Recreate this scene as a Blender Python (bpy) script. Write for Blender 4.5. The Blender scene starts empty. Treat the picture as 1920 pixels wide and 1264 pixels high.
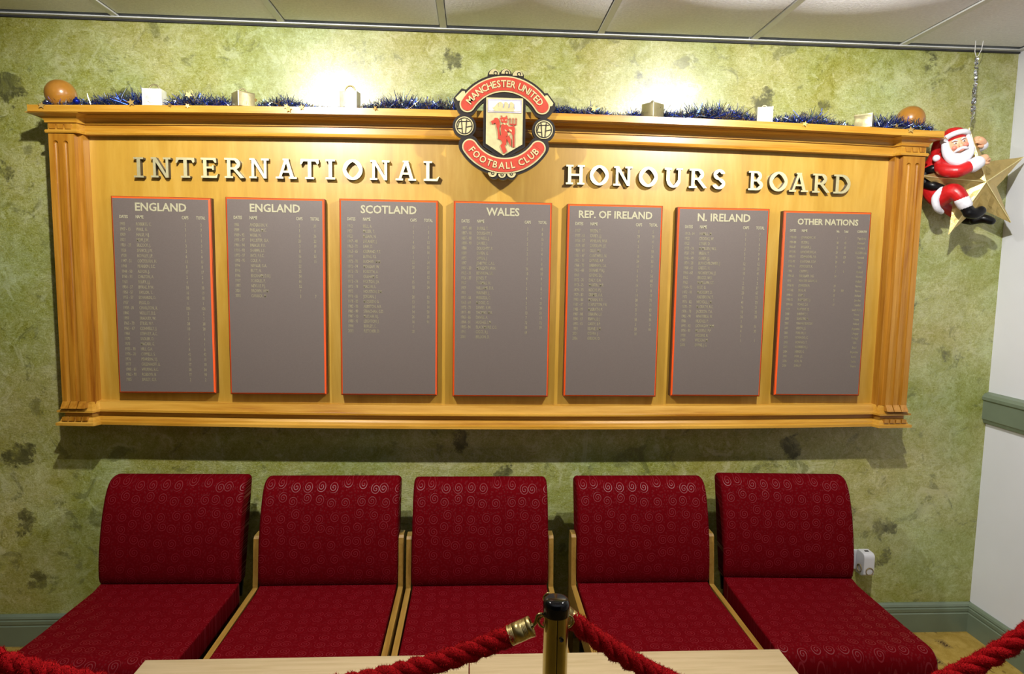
import bpy, bmesh, math, random
from mathutils import Vector, Matrix, Quaternion, noise
PI = math.pi
C = bpy.context.scene.collection
sc = bpy.context.scene
random.seed(7)

# ------------------------------------------------------------ camera
cam_d = bpy.data.cameras.new('camera')
cam = bpy.data.objects.new('camera', cam_d); C.objects.link(cam); sc.camera = cam
yaw, pit, rol = 0.05728, -0.10014, 0.01599
cy, sy, cp, sp = math.cos(yaw), math.sin(yaw), math.cos(pit), math.sin(pit)
F = Vector((sy*cp, cy*cp, sp)); Rt = Vector((cy, -sy, 0)); Up = Rt.cross(F)
R2 = math.cos(rol)*Rt + math.sin(rol)*Up
U2 = -math.sin(rol)*Rt + math.cos(rol)*Up
M = Matrix((R2, U2, -F)).transposed().to_4x4()
M.translation = Vector((-0.1095, -2.6210, 1.5297))
cam.matrix_world = M
cam_d.sensor_width = 36.0; cam_d.sensor_fit = 'HORIZONTAL'
cam_d.lens = 36.0*1232/1920
cam_d.clip_start = 0.02; cam_d.clip_end = 50

# ------------------------------------------------------------ world, lights, exposure
w = bpy.data.worlds.new('world'); sc.world = w; w.use_nodes = True
w.node_tree.nodes['Background'].inputs[0].default_value = (0.9, 0.95, 1.0, 1)
w.node_tree.nodes['Background'].inputs[1].default_value = 0.0
sc.view_settings.view_transform = 'Standard'; sc.view_settings.look = 'None'
sc.view_settings.gamma = 1; sc.view_settings.use_curve_mapping = False
sc.view_settings.exposure = -0.14

LAMPS = [(-0.86, -1.20, 2.415), (0.93, -1.20, 2.415)]
def lamp(kind, name, loc, energy, col, **kw):
    d = bpy.data.lights.new(name, kind); d.energy = energy; d.color = col
    for k, v in kw.items(): setattr(d, k, v)
    o = bpy.data.objects.new(name, d); C.objects.link(o); o.location = loc
    return o
def aim(o, target):
    o.rotation_euler = (Vector(target)-o.location).to_track_quat('-Z', 'Y').to_euler()
for (x, y, z) in LAMPS:
    a = lamp('SPOT', 'halogen_wall_wash', (x, y, z), 118, (1.0, 0.975, 0.93), spot_size=math.radians(158), spot_blend=0.75, shadow_soft_size=0.022)
    aim(a, (x*0.9, 0.0, 1.35))
    b = lamp('SPOT', 'halogen_downlight', (x, y, z), 14, (1.0, 0.975, 0.93), spot_size=math.radians(86), spot_blend=1.0, shadow_soft_size=0.022)
    aim(b, (x*0.95, -0.75, 0.4))
# added fill light behind the camera, no real fixture, brightens the ceiling
a = lamp('AREA', 'ceiling_fill', (0.2, -3.2, 1.55), 18, (0.86, 0.91, 1.0), shape='RECTANGLE', size=3.4, size_y=0.7)
a.rotation_euler = (PI-0.35, 0, 0)

# ------------------------------------------------------------ node helpers
def mat(name):
    m = bpy.data.materials.new(name); m.use_nodes = True
    return m, m.node_tree, m.node_tree.nodes['Principled BSDF']
def N(nt, t, **kw):
    n = nt.nodes.new(t)
    for k, v in kw.items():
        if k.startswith('i_'):
            key = k[2:]
            key = int(key) if key.isdigit() else key.replace('_', ' ')
            n.inputs[key].default_value = v
        else: setattr(n, k, v)
    return n
def L(nt, a, b): nt.links.new(a, b)
def coords(nt, kind='Object', scale=(1,1,1), rot=(0,0,0), loc=(0,0,0)):
    tc = N(nt, 'ShaderNodeTexCoord'); mp = N(nt, 'ShaderNodeMapping')
    mp.inputs['Scale'].default_value = scale; mp.inputs['Rotation'].default_value = rot; mp.inputs['Location'].default_value = loc
    if kind == 'World':
        g = N(nt, 'ShaderNodeNewGeometry'); L(nt, g.outputs['Position'], mp.inputs[0])
    else: L(nt, tc.outputs[kind], mp.inputs[0])
    return mp.outputs[0]
def ramp(nt, fac, stops, interp='LINEAR'):
    r = N(nt, 'ShaderNodeValToRGB'); r.color_ramp.interpolation = interp
    e = r.color_ramp.elements
    while len(e) < len(stops): e.new(0.5)
    for i, (p, c) in enumerate(stops):
        e[i].position = p; e[i].color = (*c, 1) if len(c) == 3 else c
    L(nt, fac, r.inputs[0]); return r.outputs[0]
def noise_(nt, vec, scale, detail=4, rough=0.55, dist=0.0):
    n = N(nt, 'ShaderNodeTexNoise'); n.inputs['Scale'].default_value = scale; n.inputs['Detail'].default_value = detail
    n.inputs['Roughness'].default_value = rough; n.inputs['Distortion'].default_value = dist
    L(nt, vec, n.inputs['Vector']); return n.outputs['Fac']
def math_(nt, op, a, b=None, c=None, clamp=False):
    n = N(nt, 'ShaderNodeMath', operation=op); n.use_clamp = clamp
    for i, v in enumerate((a, b, c)):
        if v is None: continue
        if isinstance(v, (int, float)): n.inputs[i].default_value = v
        else: L(nt, v, n.inputs[i])
    return n.outputs[0]
def mixc(nt, fac, a, b, mode='MIX'):
    n = N(nt, 'ShaderNodeMix', data_type='RGBA', blend_type=mode)
    if isinstance(fac, (int, float)): n.inputs[0].default_value = fac
    else: L(nt, fac, n.inputs[0])
    for i, v in ((6, a), (7, b)):
        if isinstance(v, tuple): n.inputs[i].default_value = (*v, 1)
        else: L(nt, v, n.inputs[i])
    return n.outputs[2]
def bump(nt, h, bs, strength=0.3, dist=0.002, prev=None):
    b = N(nt, 'ShaderNodeBump'); b.inputs['Strength'].default_value = strength; b.inputs['Distance'].default_value = dist
    L(nt, h, b.inputs['Height'])
    if prev: L(nt, prev, b.inputs['Normal'])
    L(nt, b.outputs[0], bs.inputs['Normal']); return b.outputs[0]
def simple(name, col, rough=0.5, metal=0.0, noise_scale=None, var=0.15, bmp=0.0, coat=0.0, spec=0.5, bscale=None):
    m, nt, bs = mat(name)
    bs.inputs['Roughness'].default_value = rough; bs.inputs['Metallic'].default_value = metal
    bs.inputs['Coat Weight'].default_value = coat; bs.inputs['Specular IOR Level'].default_value = spec
    v = coords(nt, 'Object')
    f = noise_(nt, v, noise_scale or 30, 3)
    c = ramp(nt, f, [(0.3, tuple(x*(1-var) for x in col)), (0.7, tuple(min(1, x*(1+var)) for x in col))])
    L(nt, c, bs.inputs['Base Color'])
    if bmp: bump(nt, noise_(nt, v, bscale or 200, 3), bs, bmp, 0.001)
    return m

# ------------------------------------------------------------ materials
def wall_material():
    m, nt, bs = mat('sponged_olive_plaster')
    v = coords(nt, 'Object')
    n1 = noise_(nt, v, 2.6, 6, 0.62, 0.8)
    n2 = noise_(nt, v, 14, 8, 0.7, 1.4)
    n3 = noise_(nt, v, 70, 5, 0.65, 2.5)
    s = math_(nt, 'MULTIPLY_ADD', n2, 0.55, math_(nt, 'MULTIPLY', n1, 0.45))
    s = math_(nt, 'MULTIPLY_ADD', n3, 0.42, math_(nt, 'MULTIPLY', s, 0.64))
    base = ramp(nt, s, [(0.38, (0.22, 0.21, 0.014)), (0.46, (0.33, 0.325, 0.050)), (0.54, (0.44, 0.44, 0.155)), (0.64, (0.62, 0.63, 0.34))])
    # trowelled dark patches with ragged edges
    vo = N(nt, 'ShaderNodeTexVoronoi', feature='F1'); vo.inputs['Scale'].default_value = 4.2; vo.inputs['Randomness'].default_value = 1.0
    nz = N(nt, 'ShaderNodeTexNoise'); nz.inputs['Scale'].default_value = 9; nz.inputs['Detail'].default_value = 7; nz.inputs['Roughness'].default_value = 0.7
    L(nt, v, nz.inputs['Vector'])
    vm = N(nt, 'ShaderNodeVectorMath', operation='MULTIPLY_ADD'); L(nt, nz.outputs['Color'], vm.inputs[0]); vm.inputs[1].default_value = (0.28, 0.28, 0.28); L(nt, v, vm.inputs[2])
    L(nt, vm.outputs[0], vo.inputs['Vector'])
    pm = ramp(nt, vo.outputs['Distance'], [(0.16, (1, 1, 1)), (0.235, (0, 0, 0))])
    sep = N(nt, 'ShaderNodeSeparateColor'); L(nt, vo.outputs['Color'], sep.inputs[0])
    gate = math_(nt, 'GREATER_THAN', sep.outputs[0], 0.52)
    pm2 = math_(nt, 'MULTIPLY', math_(nt, 'MULTIPLY', pm, gate), ramp(nt, n2, [(0.36, (0.45,)*3), (0.55, (1.0,)*3)]))
    blot = ramp(nt, noise_(nt, v, 7.5, 9, 0.68, 0.9), [(0.575, (0,)*3), (0.63, (0.62,)*3)])
    base = mixc(nt, blot, base, (0.15, 0.155, 0.045))
    lite = ramp(nt, noise_(nt, coords(nt, 'Object', (1, 1, 1), (0, 0, 0), (3.1, 0, 7.7)), 9.5, 9, 0.72, 1.2), [(0.56, (0,)*3), (0.62, (0.6,)*3)])
    base = mixc(nt, lite, base, (0.62, 0.62, 0.36))
    ridge = math_(nt, 'ABSOLUTE', math_(nt, 'SUBTRACT', noise_(nt, v, 11, 4, 0.6, 2.5), 0.5))
    vein = math_(nt, 'MULTIPLY', ramp(nt, ridge, [(0.004, (1,)*3), (0.022, (0,)*3)]), ramp(nt, n1, [(0.42, (0,)*3), (0.58, (0.55,)*3)]))
    base = mixc(nt, vein, base, (0.58, 0.58, 0.36))
    col = mixc(nt, pm2, base, (0.10, 0.10, 0.03))
    tint = ramp(nt, noise_(nt, v, 1.7, 3), [(0.40, (1.06, 1.0, 0.90)), (0.62, (0.90, 1.02, 0.90))])
    col = mixc(nt, 1.0, col, tint, 'MULTIPLY')
    L(nt, col, bs.inputs['Base Color'])
    # scratchy relief
    wv = noise_(nt, coords(nt, 'Object', (1, 1, 2.2), (0, 0.6, 0)), 46, 6, 0.7, 3.5)
    h = math_(nt, 'ADD', math_(nt, 'MULTIPLY', wv, 0.7), math_(nt, 'MULTIPLY', noise_(nt, v, 9, 5, 0.6, 1.0), 0.8))
    bump(nt, h, bs, 0.85, 0.008)
    L(nt, ramp(nt, n2, [(0.3, (0.30,)*3), (0.7, (0.44,)*3)]), bs.inputs['Roughness'])
    bs.inputs['Specular IOR Level'].default_value = 0.2
    bs.inputs['Coat Weight'].default_value = 1.0; bs.inputs['Coat Roughness'].default_value = 0.33; bs.inputs['Coat IOR'].default_value = 1.6
    return m
def wood(name, axis='Z', c1=(0.45, 0.215, 0.018), c2=(0.60, 0.33, 0.05), dark=(0.33, 0.12, 0.010), rough=0.30, knots=True, stripes=1.0):
    m, nt, bs = mat(name)
    s = {'Z': (1, 1, 0.055), 'X': (0.055, 1, 1), 'Y': (1, 0.055, 1)}[axis]
    v = coords(nt, 'Object', s)
    a = noise_(nt, v, 26*stripes, 5, 0.6, 0.3)
    b = noise_(nt, v, 130*stripes, 3, 0.6, 0.2)
    mix = math_(nt, 'ADD', math_(nt, 'MULTIPLY', a, 0.75), math_(nt, 'MULTIPLY', b, 0.25))
    col = ramp(nt, mix, [(0.33, dark), (0.44, c1), (0.62, c2)])
    if knots:
        ks = {'Z': (5.5, 5.5, 2.0), 'X': (2.0, 5.5, 5.5), 'Y': (5.5, 2.0, 5.5)}[axis]
        kv = coords(nt, 'Object', ks)
        vo = N(nt, 'ShaderNodeTexVoronoi'); vo.inputs['Scale'].default_value = 1.15; L(nt, kv, vo.inputs['Vector'])
        k = ramp(nt, vo.outputs['Distance'], [(0.045, (1, 1, 1)), (0.085, (0, 0, 0))])
        sep = N(nt, 'ShaderNodeSeparateColor'); L(nt, vo.outputs['Color'], sep.inputs[0])
        k = math_(nt, 'MULTIPLY', k, math_(nt, 'GREATER_THAN', sep.outputs[1], 0.45))
        col = mixc(nt, math_(nt, 'MULTIPLY', k, 0.85), col, (0.10, 0.028, 0.006))
    L(nt, col, bs.inputs['Base Color'])
    bs.inputs['Roughness'].default_value = rough
    bs.inputs['Coat Weight'].default_value = 0.35; bs.inputs['Coat Roughness'].default_value = 0.22
    bump(nt, b, bs, 0.08, 0.001)
    return m
def veneer():
    m, nt, bs = mat('board_panel_veneer')
    v = coords(nt, 'Object', (1, 1, 0.12))
    a = noise_(nt, v, 7, 5, 0.6, 1.6)
    b = noise_(nt, v, 60, 4, 0.6, 0.4)
    col = ramp(nt, math_(nt, 'ADD', math_(nt, 'MULTIPLY', a, 0.7), math_(nt, 'MULTIPLY', b, 0.3)),
               [(0.30, (0.43, 0.225, 0.017)), (0.5, (0.52, 0.295, 0.034)), (0.7, (0.61, 0.38, 0.072))])
    L(nt, col, bs.inputs['Base Color']); bs.inputs['Roughness'].default_value = 0.34
    bs.inputs['Coat Weight'].default_value = 0.8; bs.inputs['Coat Roughness'].default_value = 0.38
    bump(nt, b, bs, 0.05, 0.001)
    return m
def swirl_fabric(name, plane):
    m, nt, bs = mat(name)
    tc = N(nt, 'ShaderNodeTexCoord'); sx = N(nt, 'ShaderNodeSeparateXYZ'); L(nt, tc.outputs['Object'], sx.inputs[0])
    cb = N(nt, 'ShaderNodeCombineXYZ'); L(nt, sx.outputs[0], cb.inputs[0]); L(nt, sx.outputs[1 if plane == 'XY' else 2], cb.inputs[1])
    vo = N(nt, 'ShaderNodeTexVoronoi', voronoi_dimensions='2D'); vo.inputs['Scale'].default_value = 21; vo.inputs['Randomness'].default_value = 0.55
    L(nt, cb.outputs[0], vo.inputs['Vector'])
    d = N(nt, 'ShaderNodeVectorMath', operation='SUBTRACT'); L(nt, cb.outputs[0], d.inputs[0]); L(nt, vo.outputs['Position'], d.inputs[1])
    ln = N(nt, 'ShaderNodeVectorMath', operation='LENGTH'); L(nt, d.outputs[0], ln.inputs[0]); r = ln.outputs['Value']
    ds = N(nt, 'ShaderNodeSeparateXYZ'); L(nt, d.outputs[0], ds.inputs[0])
    sc_ = N(nt, 'ShaderNodeSeparateColor'); L(nt, vo.outputs['Color'], sc_.inputs[0])
    ang = math_(nt, 'ARCTAN2', ds.outputs[1], ds.outputs[0])
    ang = math_(nt, 'MULTIPLY_ADD', sc_.outputs[0], 6.28, ang)
    s = math_(nt, 'SINE', math_(nt, 'MULTIPLY_ADD', r, 780, ang))
    line = ramp(nt, s, [(0.35, (0,)*3), (0.75, (1,)*3)])
    inside = math_(nt, 'MULTIPLY', math_(nt, 'LESS_THAN', r, 0.0178), math_(nt, 'GREATER_THAN', r, 0.0012))
    mask = math_(nt, 'MULTIPLY', line, inside)
    # small comma marks between the spirals
    vo2 = N(nt, 'ShaderNodeTexVoronoi', voronoi_dimensions='2D'); vo2.inputs['Scale'].default_value = 95; L(nt, cb.outputs[0], vo2.inputs['Vector'])
    dots = math_(nt, 'MULTIPLY', math_(nt, 'LESS_THAN', vo2.outputs['Distance'], 0.28), math_(nt, 'GREATER_THAN', r, 0.0200))
    mask = math_(nt, 'MAXIMUM', mask, math_(nt, 'MULTIPLY', dots, 0.25))
    base = ramp(nt, noise_(nt, tc.outputs['Object'], 900, 2), [(0.3, (0.082, 0.0002, 0.0016)), (0.7, (0.115, 0.0004, 0.003))])
    L(nt, mixc(nt, math_(nt, 'MULTIPLY', mask, 0.35), base, (0.20, 0.008, 0.018)), bs.inputs['Base Color'])
    L(nt, math_(nt, 'MULTIPLY_ADD', mask, -0.42, 0.85), bs.inputs['Roughness'])
    L(nt, math_(nt, 'MULTIPLY_ADD', mask, 0.30, 0.04), bs.inputs['Specular IOR Level'])
    bs.inputs['Sheen Weight'].default_value = 0.0; bs.inputs['Sheen Roughness'].default_value = 0.4
    bs.inputs['Sheen Tint'].default_value = (1.0, 0.35, 0.45, 1)
    bump(nt, math_(nt, 'ADD', mask, math_(nt, 'MULTIPLY', noise_(nt, tc.outputs['Object'], 1100, 1), 0.8)), bs, 0.25, 0.0006)
    return m
def carpet_material():
    m, nt, bs = mat('mustard_carpet')
    v = coords(nt, 'World')
    n = noise_(nt, v, 14, 5, 0.7); f = noise_(nt, v, 420, 2)
    base = ramp(nt, math_(nt, 'ADD', math_(nt, 'MULTIPLY', n, 0.6), math_(nt, 'MULTIPLY', f, 0.4)), [(0.38, (0.31, 0.20, 0.030)), (0.62, (0.50, 0.35, 0.095))])
    # small woven rectangular motifs on a staggered lattice
    sx = N(nt, 'ShaderNodeSeparateXYZ'); L(nt, v, sx.inputs[0])
    def grid(o, org):
        a = math_(nt, 'MULTIPLY_ADD', o, 1/0.23, 0.5-org/0.23); fr = math_(nt, 'FRACT', a)
        return math_(nt, 'MULTIPLY', math_(nt, 'SUBTRACT', fr, 0.5), 0.23)
    outer = None
    for off in (0.0, 0.115):
        gx = grid(sx.outputs[0], 1.872+off); gy = grid(sx.outputs[1], -0.11+off)
        ax = math_(nt, 'ABSOLUTE', gx); ay = math_(nt, 'ABSOLUTE', gy)
        o_ = math_(nt, 'MULTIPLY', math_(nt, 'LESS_THAN', ax, 0.020), math_(nt, 'LESS_THAN', ay, 0.034))
        i_ = math_(nt, 'MULTIPLY', math_(nt, 'LESS_THAN', ax, 0.011), math_(nt, 'LESS_THAN', ay, 0.022))
        d1 = math_(nt, 'GREATER_THAN', math_(nt, 'SINE', math_(nt, 'MULTIPLY', math_(nt, 'ADD', ax, ay), 480)), -0.35)
        f_ = math_(nt, 'MULTIPLY', i_, d1)
        outer = o_ if outer is None else math_(nt, 'MAXIMUM', outer, o_)
        fig = f_ if off == 0.0 else math_(nt, 'MAXIMUM', fig, f_)
    col = mixc(nt, math_(nt, 'MULTIPLY', outer, 0.55), base, (0.22, 0.15, 0.05))
    col = mixc(nt, math_(nt, 'MULTIPLY', fig, 0.85), col, (0.035, 0.012, 0.012))
    vo = N(nt, 'ShaderNodeTexVoronoi', voronoi_dimensions='2D'); vo.inputs['Scale'].default_value = 11; L(nt, coords(nt, 'World', (2.0, 1, 1)), vo.inputs['Vector'])
    fleck = math_(nt, 'MULTIPLY', math_(nt, 'LESS_THAN', vo.outputs['Distance'], 0.13), math_(nt, 'GREATER_THAN', noise_(nt, v, 23, 1), 0.53))
    col = mixc(nt, math_(nt, 'MULTIPLY', fleck, 0.6), col, (0.12, 0.07, 0.02))
    L(nt, col, bs.inputs['Base Color']); bs.inputs['Roughness'].default_value = 0.95; bs.inputs['Specular IOR Level'].default_value = 0.1
    bump(nt, f, bs, 0.6, 0.003)
    return m
def tile_material():
    m, nt, bs = mat('textured_ceiling_tile')
    v = coords(nt, 'World')
    f = noise_(nt, v, 95, 5, 0.7)
    L(nt, ramp(nt, f, [(0.3, (0.74, 0.74, 0.76)), (0.7, (0.88, 0.88, 0.90))]), bs.inputs['Base Color'])
    bs.inputs['Roughness'].default_value = 0.85
    bump(nt, f, bs, 0.7, 0.004)
    return m
def rope_material():
    m, nt, bs = mat('red_plush_rope')
    v = coords(nt, 'Object')
    f = noise_(nt, v, 420, 3, 0.7)
    L(nt, ramp(nt, f, [(0.3, (0.26, 0.001, 0.003)), (0.7, (0.52, 0.004, 0.008))]), bs.inputs['Base Color'])
    bs.inputs['Roughness'].default_value = 0.8; bs.inputs['Specular IOR Level'].default_value = 0.1; bs.inputs['Sheen Weight'].default_value = 0.05; bs.inputs['Sheen Tint'].default_value = (1, 0.3, 0.3, 1)
    bump(nt, f, bs, 0.8, 0.003)
    return m
def table_material():
    m, nt, bs = mat('pale_beech_laminate')
    v = coords(nt, 'Object', (0.05, 1, 1))
    a = noise_(nt, v, 90, 4, 0.6, 0.4)
    L(nt, ramp(nt, a, [(0.35, (0.47, 0.36, 0.19)), (0.6, (0.55, 0.43, 0.25))]), bs.inputs['Base Color'])
    bs.inputs['Roughness'].default_value = 0.38
    return m
def foil(name, col, rough, crinkle=0.3, scale=60, metal=0.8):
    m, nt, bs = mat(name)
    v = coords(nt, 'Object')
    f = noise_(nt, v, scale, 5, 0.6, 0.6)
    L(nt, ramp(nt, f, [(0.3, tuple(c*0.8 for c in col)), (0.7, col)]), bs.inputs['Base Color'])
    bs.inputs['Metallic'].default_value = metal; bs.inputs['Roughness'].default_value = rough
    bump(nt, f, bs, crinkle, 0.003)
    return m

MWALL = wall_material()
MPANEL = veneer()
MPINE_V = wood('pine_vertical', 'Z', (0.37, 0.155, 0.012), (0.50, 0.24, 0.032), (0.25, 0.08, 0.007), 0.26); MPINE_H = wood('pine_horizontal', 'X')
MCHAIRWOOD = wood('beech_chair_wood', 'Y', (0.27, 0.15, 0.025), (0.33, 0.19, 0.04), (0.22, 0.11, 0.018), 0.35, False, 2)
MWHITE = simple('white_wall_paint', (0.80, 0.82, 0.88), 0.6, noise_scale=3, var=0.03)
MSAGE = simple('sage_green_gloss', (0.17, 0.215, 0.15), 0.35, noise_scale=10, var=0.06)
MCEIL = tile_material()
MTBAR = simple('painted_grid_metal', (0.62, 0.63, 0.62), 0.35, noise_scale=6, var=0.04)
MSHADOWLINE = simple('painted_shadow_line', (0.03, 0.03, 0.03), 0.8)
MCARPET = carpet_material()
MFAB_S = swirl_fabric('crimson_swirl_seat', 'XY'); MFAB_B = swirl_fabric('crimson_swirl_back', 'XZ')
MBLACK = simple('black_painted_frame', (0.008, 0.007, 0.007), 0.5)
MPLAQUE = simple('grey_brown_plaque_face', (0.150, 0.122, 0.108), 0.42, noise_scale=300, var=0.06)
MORANGE = simple('orange_red_bevel', (0.90, 0.10, 0.012), 0.35, noise_scale=20, var=0.05)
MUMBER = simple('dark_brown_edge', (0.06, 0.022, 0.01), 0.5)
MGOLDTXT = simple('gold_leaf_print', (0.44, 0.41, 0.26), 0.5, 0.0, 200, 0.1)
MGOLDTXT2 = simple('gold_print_off_highlight', (0.30, 0.27, 0.155), 0.5, 0.0, 60, 0.30)  # duller tone stands in for metallic print lying outside the highlight
MLETTER = simple('brushed_brass_letter', (0.86, 0.79, 0.46), 0.46, 0.88, 80, 0.06)
MLETTERSIDE = simple('black_letter_edge', (0.03, 0.022, 0.012), 0.4)
MCRESTBLACK = simple('crest_black', (0.018, 0.014, 0.012), 0.35)
MCRESTGOLD = simple('crest_gold', (0.60, 0.52, 0.27), 0.38, 0.35, 60, 0.1)
MCRESTRED = simple('crest_red', (0.42, 0.048, 0.026), 0.35, 0, 60, 0.08)
MCRESTDKRED = simple('crest_dark_red', (0.34, 0.035, 0.018), 0.4, 0, 60, 0.1)
MCRESTWHITE = simple('crest_white', (0.78, 0.78, 0.88), 0.35)
MCRESTGREY = simple('crest_lilac_grey', (0.42, 0.40, 0.50), 0.35)
MFINIAL = simple('varnished_finial_wood', (0.36, 0.155, 0.02), 0.28, 0, 12, 0.12, coat=0.5)
MBRASS = simple('polished_brass', (0.44, 0.37, 0.16), 0.20, 1.0, 20, 0.08)
MBRASSDULL = simple('satin_brass', (0.55, 0.44, 0.19), 0.36, 1.0, 40, 0.12)
MCAP = simple('glossy_black_cap', (0.004, 0.004, 0.006), 0.08)
MROPE = rope_material()
MTABLE = table_material()
MPLASTIC = simple('white_plastic', (0.66, 0.66, 0.70), 0.35, noise_scale=8, var=0.03)
MAMBER = simple('amber_socket_recess', (0.28, 0.20, 0.07), 0.3)
MSTAR = foil('gold_leaf_star', (0.66, 0.50, 0.19), 0.40, 0.5, 40)
MSTARRIDGE = simple('bright_gold_ridge', (0.95, 0.82, 0.42), 0.35, 0.8, 50, 0.1)
MSANTARED = simple('glazed_red_suit', (0.50, 0.010, 0.012), 0.36, 0, 30, 0.2, 0.3)
MSANTAWHITE = simple('white_fur_trim', (0.74, 0.74, 0.80), 0.7, 0, 60, 0.05, 0.9, bscale=140)
MSKIN = simple('painted_skin', (0.78, 0.43, 0.25), 0.45, 0, 12, 0.08)
MCHEEK = simple('rosy_cheek_paint', (0.76, 0.24, 0.17), 0.45, 0, 12, 0.08)
MBOOT = simple('black_boot', (0.004, 0.004, 0.005), 0.35, spec=0.3)
MEYEW = simple('eye_white', (0.8, 0.8, 0.8), 0.3); MEYE = simple('eye_dark', (0.10, 0.05, 0.03), 0.3)
MGIFT = [foil('champagne_foil', (0.52, 0.46, 0.25), 0.36, 0.25, 40), foil('pale_silver_foil', (0.92, 0.92, 0.82), 0.34, 0.25, 40, 0.3), foil('ivory_foil', (0.55, 0.52, 0.40), 0.5, 0.3, 50, 0.5)]
MTINB = simple('blue_tinsel', (0.03, 0.07, 0.50), 0.22, 0.9, 300, 0.3)
MTINS = simple('silver_blue_tinsel', (0.42, 0.50, 0.66), 0.2, 1.0, 300, 0.2)
MTIND = simple('dark_teal_tinsel', (0.06, 0.12, 0.12), 0.3, 0.9, 300, 0.2)
MTING = simple('gold_tinsel', (0.55, 0.46, 0.20), 0.25, 1.0, 300, 0.2)
MBLUEBALL = simple('blue_metallic_bauble', (0.012, 0.03, 0.42), 0.12, 0.8, 20, 0.05)
MCHAIN = simple('silver_chain', (0.72, 0.74, 0.78), 0.2, 1.0, 60, 0.1)
MCORD = simple('white_cord', (0.72, 0.72, 0.72), 0.7)
MSTARCONF = simple('copper_gold_star', (0.42, 0.28, 0.08), 0.5, 0.6, 60, 0.1)

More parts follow.
